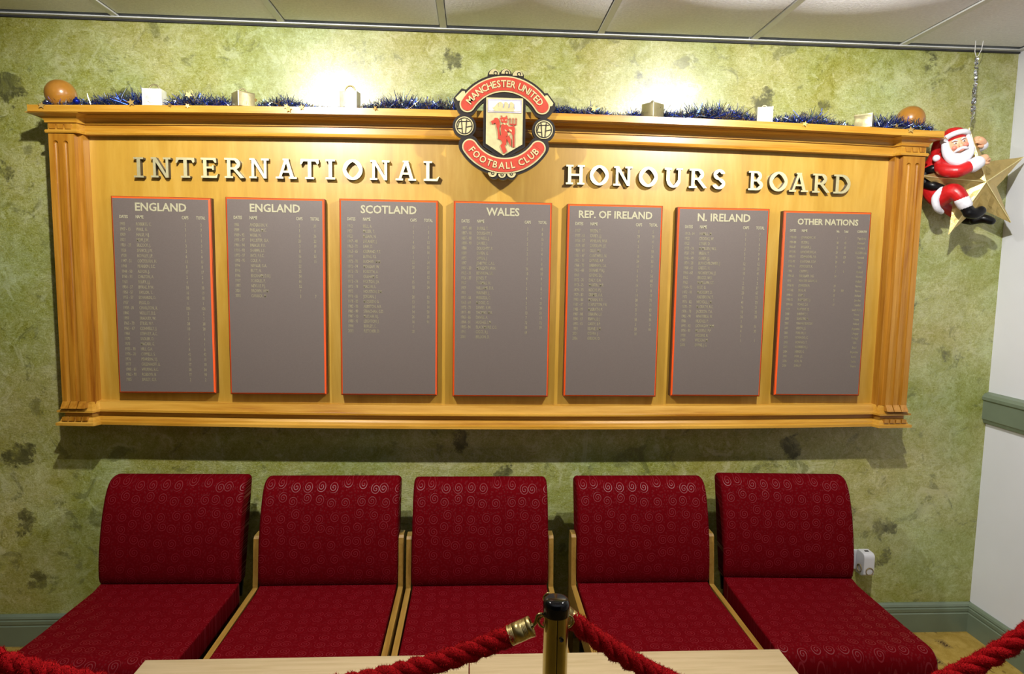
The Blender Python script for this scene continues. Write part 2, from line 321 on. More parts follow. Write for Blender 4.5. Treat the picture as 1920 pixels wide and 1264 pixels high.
# ------------------------------------------------------------ mesh helpers
class MB:
    def __init__(s): s.v = []; s.f = []; s.m = []; s.sm = []
    def add(s, vs, fs, mi=0, smooth=False):
        o = len(s.v); s.v += [tuple(p) for p in vs]
        for f in fs: s.f.append([i+o for i in f]); s.m.append(mi); s.sm.append(smooth)
    def box(s, x0, x1, y0, y1, z0, z1, mi=0, T=None):
        vs = [Vector((x, y, z)) for x in (x0, x1) for y in (y0, y1) for z in (z0, z1)]
        if T: vs = [T @ p for p in vs]
        s.add(vs, [(0,1,3,2),(4,6,7,5),(0,4,5,1),(2,3,7,6),(0,2,6,4),(1,5,7,3)], mi)
    def prism(s, pts, y0, y1, mf=0, ms=None, T=None):   # 2-D outline (x,z), front at y0
        n = len(pts); ms = mf if ms is None else ms
        a = sum(pts[i][0]*pts[(i+1)%n][1]-pts[(i+1)%n][0]*pts[i][1] for i in range(n))
        if a < 0: pts = pts[::-1]
        vs = [Vector((p[0], y0, p[1])) for p in pts]+[Vector((p[0], y1, p[1])) for p in pts]
        if T: vs = [T @ p for p in vs]
        s.add(vs, [list(range(n))], mf); s.add(vs, [list(range(2*n-1, n-1, -1))], ms)
        s.add(vs, [(i, n+i, n+(i+1)%n, (i+1)%n) for i in range(n)], ms)
    def tube(s, path, rad, n=10, mi=0, caps=True, smooth=True):
        path = [Vector(p) for p in path]; rads = rad if isinstance(rad, (list, tuple)) else [rad]*len(path)
        rings = []; up = None
        for i, p in enumerate(path):
            t = (path[min(i+1, len(path)-1)]-path[max(i-1, 0)]).normalized()
            if up is None:
                up = Vector((0, 0, 1)) if abs(t.z) < 0.9 else Vector((0, 1, 0))
            u = (up-t*up.dot(t)).normalized(); up = u; w_ = t.cross(u)
            rings.append([p+(u*math.cos(a)+w_*math.sin(a))*rads[i] for a in [2*PI*k/n for k in range(n)]])
        vs = [q for r in rings for q in r]; fs = []
        for i in range(len(path)-1):
            for k in range(n):
                fs.append((i*n+k, i*n+(k+1)%n, (i+1)*n+(k+1)%n, (i+1)*n+k))
        s.add(vs, fs, mi, smooth)
        if caps: s.add(vs, [list(range(n))[::-1], list(range(len(vs)-n, len(vs)))], mi)
    def limb(s, path, rads, n=14, mi=0, sub=5):          # smooth tapering tube with round ends
        P = [Vector(p) for p in path]; pts = []; rr = []
        for i in range(len(P)-1):
            a = P[max(i-1, 0)]; b = P[i]; c = P[i+1]; d = P[min(i+2, len(P)-1)]
            for k in range(sub):
                t = k/sub
                pts.append(0.5*((2*b)+(c-a)*t+(2*a-5*b+4*c-d)*t*t+(3*b-a-3*c+d)*t**3)); rr.append(rads[i]*(1-t)+rads[i+1]*t)
        pts.append(P[-1]); rr.append(rads[-1])
        t0 = (pts[0]-pts[1]).normalized(); t1 = (pts[-1]-pts[-2]).normalized()
        pre = [(pts[0]+t0*rr[0]*math.sin(a), rr[0]*max(math.cos(a), .02)) for a in (1.5, 1.1, 0.75, 0.38)]
        post = [(pts[-1]+t1*rr[-1]*math.sin(a), rr[-1]*max(math.cos(a), .02)) for a in (0.38, 0.75, 1.1, 1.5)]
        s.tube([p for p, r in pre]+pts+[p for p, r in post], [r for p, r in pre]+rr+[r for p, r in post], n, mi)
    def sphere(s, c, r, nu=24, nv=14, mi=0, sc_=(1,1,1), T=None):
        vs = []; fs = []
        for j in range(nv+1):
            th = PI*j/nv
            for i in range(nu):
                ph = 2*PI*i/nu
                p = Vector((r*sc_[0]*math.sin(th)*math.cos(ph), r*sc_[1]*math.sin(th)*math.sin(ph), r*sc_[2]*math.cos(th)))
                if T: p = T @ p
                vs.append(p+Vector(c))
        for j in range(nv):
            for i in range(nu):
                fs.append((j*nu+i, (j+1)*nu+i, (j+1)*nu+(i+1)%nu, j*nu+(i+1)%nu))
        s.add(vs, fs, mi, True)
    def lathe(s, prof, n=32, mi=0, T=None, smooth=True):  # (r,z)
        vs = []; fs = []
        for r, z in prof:
            for k in range(n):
                p = Vector((r*math.cos(2*PI*k/n), r*math.sin(2*PI*k/n), z)); vs.append(T @ p if T else p)
        for j in range(len(prof)-1):
            for k in range(n): fs.append((j*n+k, j*n+(k+1)%n, (j+1)*n+(k+1)%n, (j+1)*n+k))
        s.add(vs, fs, mi, smooth)
    def build(s, name, mats, parent=None, loc=None, smooth_angle=None, fn=None):
        me = bpy.data.meshes.new(name)
        vs = [fn(*p) for p in s.v] if fn else s.v
        me.from_pydata([tuple(p) for p in vs], [], s.f)
        mats = mats if isinstance(mats, (list, tuple)) else [mats]
        for m in mats: me.materials.append(m)
        for i, p in enumerate(me.polygons): p.material_index = s.m[i]; p.use_smooth = s.sm[i]
        me.update()
        o = bpy.data.objects.new(name, me); C.objects.link(o)
        if parent: o.parent = parent
        if loc: o.location = loc
        return o
def tag(o, label=None, cat=None, group=None, kind=None):
    if label: o['label'] = label
    if cat: o['category'] = cat
    if group: o['group'] = group
    if kind: o['kind'] = kind
    return o
def empty(name, loc=(0,0,0), rz=0):
    o = bpy.data.objects.new(name, None); C.objects.link(o); o.location = loc; o.rotation_euler = (0, 0, rz); o.empty_display_size = 0.05
    return o
def copy_tree(o, parent=None):
    c = o.copy(); C.objects.link(c); c.parent = parent
    for ch in list(o.children): copy_tree(ch, c)
    return c
def finish(o, bevel=0.0, seg=3, merge=True, angle=0.6):
    bm = bmesh.new(); bm.from_mesh(o.data)
    if merge: bmesh.ops.remove_doubles(bm, verts=bm.verts, dist=1e-6)
    bmesh.ops.recalc_face_normals(bm, faces=bm.faces)
    if bevel:
        es = [e for e in bm.edges if len(e.link_faces) == 2 and e.calc_face_angle(0) > angle]
        bmesh.ops.bevel(bm, geom=es, offset=bevel, segments=seg, profile=0.5, affect='EDGES', clamp_overlap=True)
        for f in bm.faces: f.smooth = True
    bm.to_mesh(o.data); bm.free(); o.data.update()
    return o
def struct(o): o['kind'] = 'structure'; return o

# ------------------------------------------------------------ the room
XL, XR, YB, ZC = -4.0, 2.06, -5.2, 2.438
b = MB(); b.box(XL, XR+0.1, 0, 0.12, -0.02, ZC+0.15); struct(b.build('wall_back', MWALL))
b = MB(); b.box(XR, XR+0.12, YB, 0, -0.02, ZC+0.15); struct(b.build('wall_right', MWHITE))
b = MB(); b.box(XL-0.12, XL, YB, 0.12, -0.02, ZC+0.15); struct(b.build('wall_left', MWALL))
b = MB(); b.box(XL, XR, YB-0.12, YB, -0.02, ZC+0.15); struct(b.build('wall_front', simple('low_bounce_dark_green', (0.06, 0.075, 0.045), 0.6)))  # unseen wall, coloured dark to cut the light bounced back
b = MB(); b.box(XL, XR, YB, 0, -0.12, 0); struct(b.build('floor', MCARPET))
# suspended ceiling: backing, tiles, grid bars, wall angle
ceil_o = MB(); ceil_o.box(XL, XR, YB, 0, ZC+0.06, ZC+0.15); ceil_o = struct(ceil_o.build('ceiling', MCEIL))
x0g = -1.439-0.6*5
tb = MB(); tb.box(0.014, 0.586, -0.586, -0.014, 0.004, 0.018)
for k in range(4):   # slightly pillowed bevelled edge
    pass
tile0 = finish(tb.build('ceiling_tile', MCEIL, ceil_o), 0.003, 1)
first = True
bar = MB()
for i in range(11):
    for j in range(8):
        xa = x0g+0.6*i; ya = -0.026-0.6*j
        if xa < XL-0.3 or xa+0.6 > XR+0.6 or ya-0.6 < YB-0.3: continue
        if xa+0.6 > XR-0.012:
            tl_ = MB(); tl_.box(0.014, XR-0.026-xa, -0.586, -0.014, 0.004, 0.018); o = tl_.build('ceiling_tile', MCEIL, ceil_o)
        elif first: o = tile0; first = False
        else: o = tile0.copy(); C.objects.link(o)
        o.location = (xa, ya, ZC+random.uniform(-0.0008, 0.0008))
def tbar(x0, x1, y0, y1):
    b = MB(); b.box(x0, x1, y0, y1, ZC-0.001, ZC+0.006)
    if x1-x0 < y1-y0: b.box((x0+x1)/2-0.002, (x0+x1)/2+0.002, y0, y1, ZC+0.006, ZC+0.035)
    return b.build('grid_bar', MTBAR, ceil_o)
for i in range(11):
    xa = x0g+0.6*i
    if XL < xa < XR-0.02: tbar(xa-0.012, xa+0.012, YB+0.01, -0.022)
for j in range(1, 9):
    ya = -0.026-0.6*j
    if ya > YB+0.05:
        b = MB(); b.box(XL+0.01, XR-0.01, ya-0.012, ya+0.012, ZC, ZC+0.005); b.build('grid_bar', MTBAR, ceil_o)
b = MB(); b.prism([(0, 0), (0.024, 0), (0.024, 0.004), (0.004, 0.004), (0.004, 0.02), (0, 0.02)], XL+0.01, XR-0.002,
                  T=Matrix(((0, 1, 0, 0), (-1, 0, 0, -0.004), (0, 0, 1, ZC-0.004), (0, 0, 0, 1))))
# wall angle, then a dark strip painted in for the shadow beneath it
struct(b.build('trim_1', MTBAR))
b = MB(); b.box(XL+0.01, XR-0.002, -0.010, -0.0005, ZC-0.010, ZC-0.005); struct(b.build('shadow_strip', MSHADOWLINE))
b = MB(); b.box(XR-0.024, XR-0.0005, YB+0.01, -0.03, ZC-0.004, ZC+0.0); struct(b.build('trim_3', MTBAR))
# skirting board with two grooves
def skirting(T):
    pr = [(0, 0), (0.020, 0), (0.020, 0.082), (0.0165, 0.085), (0.0165, 0.0885), (0.0185, 0.091), (0.0185, 0.104), (0.0145, 0.1065), (0.0145, 0.110), (0.0165, 0.113), (0.013, 0.121), (0.006, 0.127), (0, 0.127)]
    return pr
pr = skirting(None)
b = MB(); b.prism(pr, XL, XR-0.0, T=Matrix(((0, 1, 0, 0), (-1, 0, 0, 0), (0, 0, 1, 0), (0, 0, 0, 1)))); struct(b.build('baseboard_back', MSAGE))
b = MB(); b.prism(pr, YB, 0.0, T=Matrix(((-1, 0, 0, XR), (0, 1, 0, 0), (0, 0, 1, 0), (0, 0, 0, 1)))); struct(b.build('baseboard_right', MSAGE))
# dado rail on the right wall
pr = [(0, 0), (0.012, 0.0), (0.016, 0.012), (0.020, 0.018), (0.020, 0.094), (0.026, 0.100), (0.026, 0.112), (0.018, 0.124), (0, 0.132)]
b = MB(); b.prism(pr, YB, -0.0, T=Matrix(((-1, 0, 0, XR), (0, 1, 0, 0), (0, 0, 1, 0.922), (0, 0, 0, 1)))); struct(b.build('trim_4', MSAGE))
# recessed spotlights above the board (outside the picture)
for i, (x, y, z) in enumerate(LAMPS):
    b = MB(); b.lathe([(0.034, 0.0), (0.048, 0.0), (0.050, 0.006), (0.050, 0.012), (0.030, 0.012), (0.030, 0.034)], 28)
    o = b.build('ceiling_spotlight', MTBAR, loc=(x, y, ZC-0.013))
    tag(o, ['round recessed spotlight in the ceiling above the left half of the board', 'round recessed spotlight in the ceiling above the right half of the board'][i], 'ceiling light', 'ceiling spotlights')

# ------------------------------------------------------------ honours board
def bow(x, z): return 0.025*(z-1.41)/0.68*(1-min(1.0, (x/1.62)**2))
def bowfn(x, y, z): return (x, y, z+bow(x, z))
board = tag(empty('honours_board', (0, 0, 0.93)), 'long honey pine honours board with fluted pilasters, cornice and brass lettering on the green wall', 'board')
def bp(mb, name, m, fn=bowfn, bevel=0):
    o = mb.build(name, m, fn=fn); o.parent = board; o.matrix_parent_inverse = Matrix.Translation((0, 0, -0.93))
    if bevel: finish(o, bevel, 2)
    return o
YP, YF, YS = -0.078, -0.118, -0.14
BX0, BX1 = -1.628, 1.608
PW = 0.094
def gridbox(mb, x0, x1, y0, y1, z0, z1, nx, mi=0):
    xs = [x0+(x1-x0)*i/nx for i in range(nx+1)]
    vs = []
    for x in xs: vs += [(x, y0, z0), (x, y0, z1), (x, y1, z1), (x, y1, z0)]
    fs = []
    for i in range(nx):
        a = i*4; c = a+4
        fs += [(a, c, c+1, a+1), (a+1, c+1, c+2, a+2), (a+2, c+2, c+3, a+3), (a+3, c+3, c, a)]
    fs += [(0, 1, 2, 3), (nx*4+3, nx*4+2, nx*4+1, nx*4)]
    mb.add(vs, fs, mi)
b = MB(); gridbox(b, BX0+0.03, BX1-0.03, YP, -0.002, 0.945, 2.05, 40); bp(b, 'back_panel', MPANEL)
def sweep(mb, path, prof, sub=0.12):
    """sweep a profile (outward offset, z) along a right-angled plan path, mitred"""
    P = [Vector(p) for p in path]
    nrm = []
    for i in range(len(P)-1):
        d = (P[i+1]-P[i]).normalized(); nrm.append(Vector((d.y, -d.x)))
    cols = []
    for i, p in enumerate(P):
        if i == 0: off = nrm[0]
        elif i == len(P)-1: off = nrm[-1]
        else:
            a, c = nrm[i-1], nrm[i]
            off = (a+c)/(1+a.dot(c)) if a.dot(c) > -0.9 else a
        cols.append((p, off))
    out = []
    for i in range(len(cols)-1):
        (p, o1), (q, o2) = cols[i], cols[i+1]
        n = max(1, int((q-p).length/sub))
        for k in range(n): t = k/n; out.append((p.lerp(q, t), o1.lerp(o2, t)))
    out.append(cols[-1])
    np_ = len(prof); vs = []
    for p, o in out:
        for (d, z) in prof: vs.append((p.x+o.x*d, p.y+o.y*d, z))
    fs = []
    for i in range(len(out)-1):
        for k in range(np_-1): fs.append((i*np_+k, (i+1)*np_+k, (i+1)*np_+k+1, i*np_+k+1))
    mb.add(vs, fs)
    e = len(out)-1
    mb.add(vs, [[k for k in range(np_)], [e*np_+k for k in range(np_)][::-1]])
def planpath(y1, y2, ex=0.0, ch=0.012):
    return [(BX0-ex, -0.002), (BX0-ex, y1), (BX0+PW+0.004, y1), (BX0+PW+0.004+ch, y2), (BX1-PW-0.004-ch, y2), (BX1-PW-0.004, y1), (BX1+ex, y1), (BX1+ex, -0.002)]
# cornice shelf and crown
b = MB(); gridbox(b, BX0-0.035, BX1+0.032, -0.19, -0.002, 2.053, 2.076, 40); bp(b, 'cornice_shelf', MPINE_H)
b = MB()
sweep(b, planpath(YS, -0.108), [(0.0, 2.053), (0.046, 2.053), (0.046, 2.0505), (0.030, 2.049), (0.018, 2.045), (0.011, 2.039), (0.0075, 2.034), (0.0070, 2.026), (0.0, 2.026)])
bp(b, 'crown_moulding', MPINE_H)
b = MB()
sweep(b, planpath(YS, -0.108), [(-0.02, 2.026), (0.0, 2.026), (0.0, 2.003), (0.006, 2.002), (0.008, 1.997), (0.006, 1.991), (-0.02, 1.990)])
bp(b, 'frieze', MPINE_H)
# pilasters with two flutes each
def pilaster(x0, side):
    b = MB(); z0, z1 = 1.02, 1.99
    fl = [x0+0.024, x0+0.058]; fw = 0.0085; zt = 1.966; zb = 1.022
    xs = [x0]; 
    for f in fl: xs += [f-fw, f+fw]
    xs.append(x0+PW-0.006)
    for i in range(0, len(xs)-1):
        if i % 2 == 0: b.box(xs[i], xs[i+1], YS, -0.002, z0, z1)
        else:   # half-round flute with a rounded head
            cx = (xs[i]+xs[i+1])/2; n = 12
            b.box(xs[i], xs[i+1], YS+0.0115, -0.002, z0, z1)
            vs = []
            for z in (z0, zt-0.008):
                for k in range(n+1):
                    a = PI*k/n; vs.append((cx-fw*math.cos(a), YS+0.0095*math.sin(a), z))
            b.add(vs, [(k, k+1, n+2+k, n+1+k) for k in range(n)], 0, True)
            m_ = 5
            for q in range(m_):
                t0, t1 = PI/2*q/m_, PI/2*(q+1)/m_
                vs = []
                for t in (t0, t1):
                    for k in range(n+1):
                        a = PI*k/n; vs.append((cx-fw*math.cos(a)*math.cos(t), YS+0.0095*math.sin(a)*math.cos(t), zt-0.008+0.008*math.sin(t)))
                b.add(vs, [(k, k+1, n+2+k, n+1+k) for k in range(n)], 0, True)
                w0 = fw*math.cos(t0); zz0, zz1 = zt-0.008+0.008*math.sin(t0), zt-0.008+0.008*math.sin(t1); w1 = fw*math.cos(t1)
                for sg in (-1, 1): b.prism([(cx+sg*w0, zz0), (cx+sg*fw, zz0), (cx+sg*fw, zz1), (cx+sg*w1, zz1)], YS, YS+0.010)
            b.box(xs[i], xs[i+1], YS, YS+0.010, zt, z1)
    o = b.build('pilaster_shaft', MPINE_V); o.parent = board; o.matrix_parent_inverse = Matrix.Translation((0, 0, -0.93))
    def blk(bm_, nm):
        o = bm_.build(nm, MPINE_V); o.parent = board; o.matrix_parent_inverse = Matrix.Translation((0, 0, -0.93))
    for k in range(3):
        c = x0+PW/2-0.003+(k-1)*0.027; b = MB()
        b.prism([(c-0.0125, 2.0235), (c+0.0125, 2.0235), (c+0.009, 2.0065), (c-0.009, 2.0065)], YS-0.0045, YS+0.004); blk(b, 'capital_block')
    for k in range(3):
        c = x0+PW/2-0.003+(k-1)*0.030; b = MB()
        vs = [(c-0.0125, YS-0.001, 1.024), (c+0.0125, YS-0.001, 1.024), (c+0.0135, YS-0.017, 1.000), (c-0.0135, YS-0.017, 1.000),
              (c-0.0125, YS+0.01, 1.024), (c+0.0125, YS+0.01, 1.024), (c+0.0135, YS+0.01, 1.000), (c-0.0135, YS+0.01, 1.000)]
        b.add(vs, [(0, 3, 2, 1), (4, 5, 6, 7), (0, 1, 5, 4), (3, 7, 6, 2), (0, 4, 7, 3), (1, 2, 6, 5)]); blk(b, 'base_block')
    for k in range(4):
        c = x0+PW/2-0.003+(k-1.5)*0.024; b = MB()
        b.box(c-0.009, c+0.009, YS-0.006, YS+0.01, 0.952, 0.966); blk(b, 'plinth_block')
pilaster(BX0, -1); pilaster(BX1-PW+0.006, 1)
# inner stiles
for x0, x1 in ((BX0+PW-0.006, BX0+PW+0.012), (BX1-PW-0.012, BX1-PW+0.006)):
    b = MB(); b.box(x0, x1, YF, -0.002, 0.99, 2.0); bp(b, 'stile', MPINE_V, fn=None)
# bottom ledge: sloping apron, lip, groove, lower lip
b = MB()
sweep(b, planpath(-0.128, -0.100), [(-0.03, 1.021), (0.0, 1.020), (0.010, 0.992), (0.018, 0.991), (0.018, 0.984), (0.006, 0.983), (0.0, 0.979), (0.0, 0.966), (0.004, 0.962), (0.010, 0.955), (0.012, 0.948), (0.016, 0.947), (0.022, 0.945), (0.022, 0.935), (0.0, 0.930), (-0.03, 0.930)])
bp(b, 'bottom_ledge', MPINE_H)

# brass letters -------------------------------------------------
def arc(cx, cz, rx, rz, a0, a1, w_, n=14, w2=None):
    """ring segment as quads; angles in degrees"""
    out = []; w2 = w_ if w2 is None else w2
    for i in range(n):
        t0 = math.radians(a0+(a1-a0)*i/n); t1 = math.radians(a0+(a1-a0)*(i+1)/n)
        def p(t, k):
            ww = w_*abs(math.cos(t))+w2*abs(math.sin(t))
            return (cx+(rx-k*ww)*math.cos(t), cz+(rz-k*ww)*math.sin(t))
        out.append([p(t0, 0), p(t1, 0), p(t1, 1), p(t0, 1)])
    return out
def rect(x0, x1, z0, z1): return [(x0, z0), (x1, z0), (x1, z1), (x0, z1)]
def seg(x0, z0, x1, z1, w_):
    return [(x0-w_/2, z0), (x0+w_/2, z0), (x1+w_/2, z1), (x1-w_/2, z1)]
S = 0.095   # serif thickness
def serif(cx, z, w_, up):   # bracketed slab serif
    return [rect(cx-w_/2, cx+w_/2, *( (z, z+S) if up else (z-S, z)))]
def glyph(ch):
    st = 0.17; th = 0.13
    if ch == 'I': return 0.5, [rect(.25-st/2, .25+st/2, 0, 1)]+serif(.25, 0, .48, 1)+serif(.25, 1, .48, 0)
    if ch == 'N': return 0.98, [rect(.18-th/2, .18+th/2, 0, 1), rect(.80-th/2, .80+th/2, 0, 1), [(.72, 0), (.865, 0), (.27, 1), (.10, 1)]]+serif(.18, 0, .38, 1)+serif(.80, 1, .38, 0)+serif(.14, 1, .24, 0)
    if ch == 'T': return 0.94, [rect(.47-st/2, .47+st/2, 0, 1), rect(.03, .91, .885, 1), [(.0, .73), (.07, .73), (.17, .9), (.03, .99)], [(.94, .80), (.86, .73), (.77, .9), (.93, 1.0)]]+serif(.47, 0, .46, 1)
    if ch == 'E': return 0.86, [rect(.22-st/2, .22+st/2, 0, 1), rect(.05, .80, 0, .11), rect(.05, .76, .89, 1), rect(.25, .62, .47, .57), [(.86, .22), (.80, .0), (.66, .0), (.72, .1)], [(.79, .76), (.72, .76), (.62, .9), (.77, 1)], [(.66, .40), (.59, .40), (.55, .52), (.59, .64), (.66, .64)]]+serif(.22, 0, .40, 1)+serif(.22, 1, .40, 0)
    if ch == 'R': return 0.98, [rect(.22-st/2, .22+st/2, 0, 1), rect(.2, .52, .89, 1), rect(.2, .52, .43, .54), [(.80, 0), (.98, .02), (.57, .50), (.40, .48)]]+arc(.50, .715, .30, .285, -90, 90, .16, 14, .11)+serif(.22, 0, .42, 1)+serif(.2, 1, .38, 0)
    if ch == 'A': return 1.05, [[(.12, 0), (.25, 0), (.60, 1), (.46, 1)], [(.76, 0), (.93, 0), (.63, 1), (.46, 1)], rect(.30, .74, .30, .40), rect(.36, .66, .92, 1)]+serif(.19, 0, .38, 1)+serif(.85, 0, .40, 1)
    if ch == 'O': return 1.0, arc(.5, .5, .5, .52, 0, 360, .165, 40, .12)
    if ch == 'L': return 0.80, [rect(.22-st/2, .22+st/2, 0, 1), rect(.05, .72, 0, .11), [(.82, .24), (.76, .22), (.62, .08), (.72, 0)]]+serif(.22, 0, .42, 1)+serif(.22, 1, .44, 0)
    if ch == 'U': return 0.98, [rect(.19-st/2, .19+st/2, .35, 1), rect(.79-th/2, .79+th/2, .35, 1)]+arc(.49, .37, .37, .39, 180, 360, .15, 20, .12)+serif(.19, 1, .38, 0)+serif(.79, 1, .34, 0)
    if ch == 'H': return 1.0, [rect(.2-st/2, .2+st/2, 0, 1), rect(.8-st/2, .8+st/2, 0, 1), rect(.2, .8, .44, .55)]+serif(.2, 0, .38, 1)+serif(.8, 0, .38, 1)+serif(.2, 1, .38, 0)+serif(.8, 1, .38, 0)
    if ch == 'S': return 0.74, arc(.38, .74, .32, .28, 15, 270, .15, 16, .12)+arc(.36, .27, .35, .29, 90, -165, .15, 16, .12)
    if ch == 'B': return 0.86, [rect(.22-st/2, .22+st/2, 0, 1), rect(.2, .48, .89, 1), rect(.2, .5, .46, .56), rect(.2, .5, 0, .11)]+arc(.46, .735, .27, .265, -90, 90, .15, 14, .11)+arc(.48, .27, .33, .27, -90, 90, .16, 14, .11)+serif(.18, 0, .34, 1)+serif(.18, 1, .34, 0)
    if ch == 'D': return 1.0, [rect(.22-st/2, .22+st/2, 0, 1), rect(.2, .48, .89, 1), rect(.2, .48, 0, .11)]+arc(.46, .5, .48, .5, -90, 90, .16, 18, .11)+serif(.18, 0, .34, 1)+serif(.18, 1, .34, 0)
lxs = [-1.3413, -1.2625, -1.1751, -1.0894, -0.9996, -0.91, -0.8115, -0.7262, -0.6503, -0.5682, -0.4688, -0.3717, -0.2774, 0.2659, 0.3576, 0.4483, 0.5461, 0.6446, 0.7397, 0.8217, 0.9678, 1.0559, 1.1379, 1.226, 1.3108]
txt = 'INTERNATIONALHONOURSBOARD'
for ch, X in zip(txt, lxs):
    wd, polys = glyph(ch); hgt = 0.0725; z0 = 1.8475+0.0135*(1-(X/1.4)**2)
    b = MB()
    for k_, p in enumerate(polys): b.prism([((q[0]-wd/2)*hgt, q[1]*hgt) for q in p], -0.0105-(0.00006*(k_ if len(p) > 0 and k_ < 12 else 12+k_%2)), 0.0095, 0, 1)
    o = b.build('letter', [MLETTER, MLETTERSIDE]); o.parent = board; o.location = (X, YP-0.0097, z0-0.93)

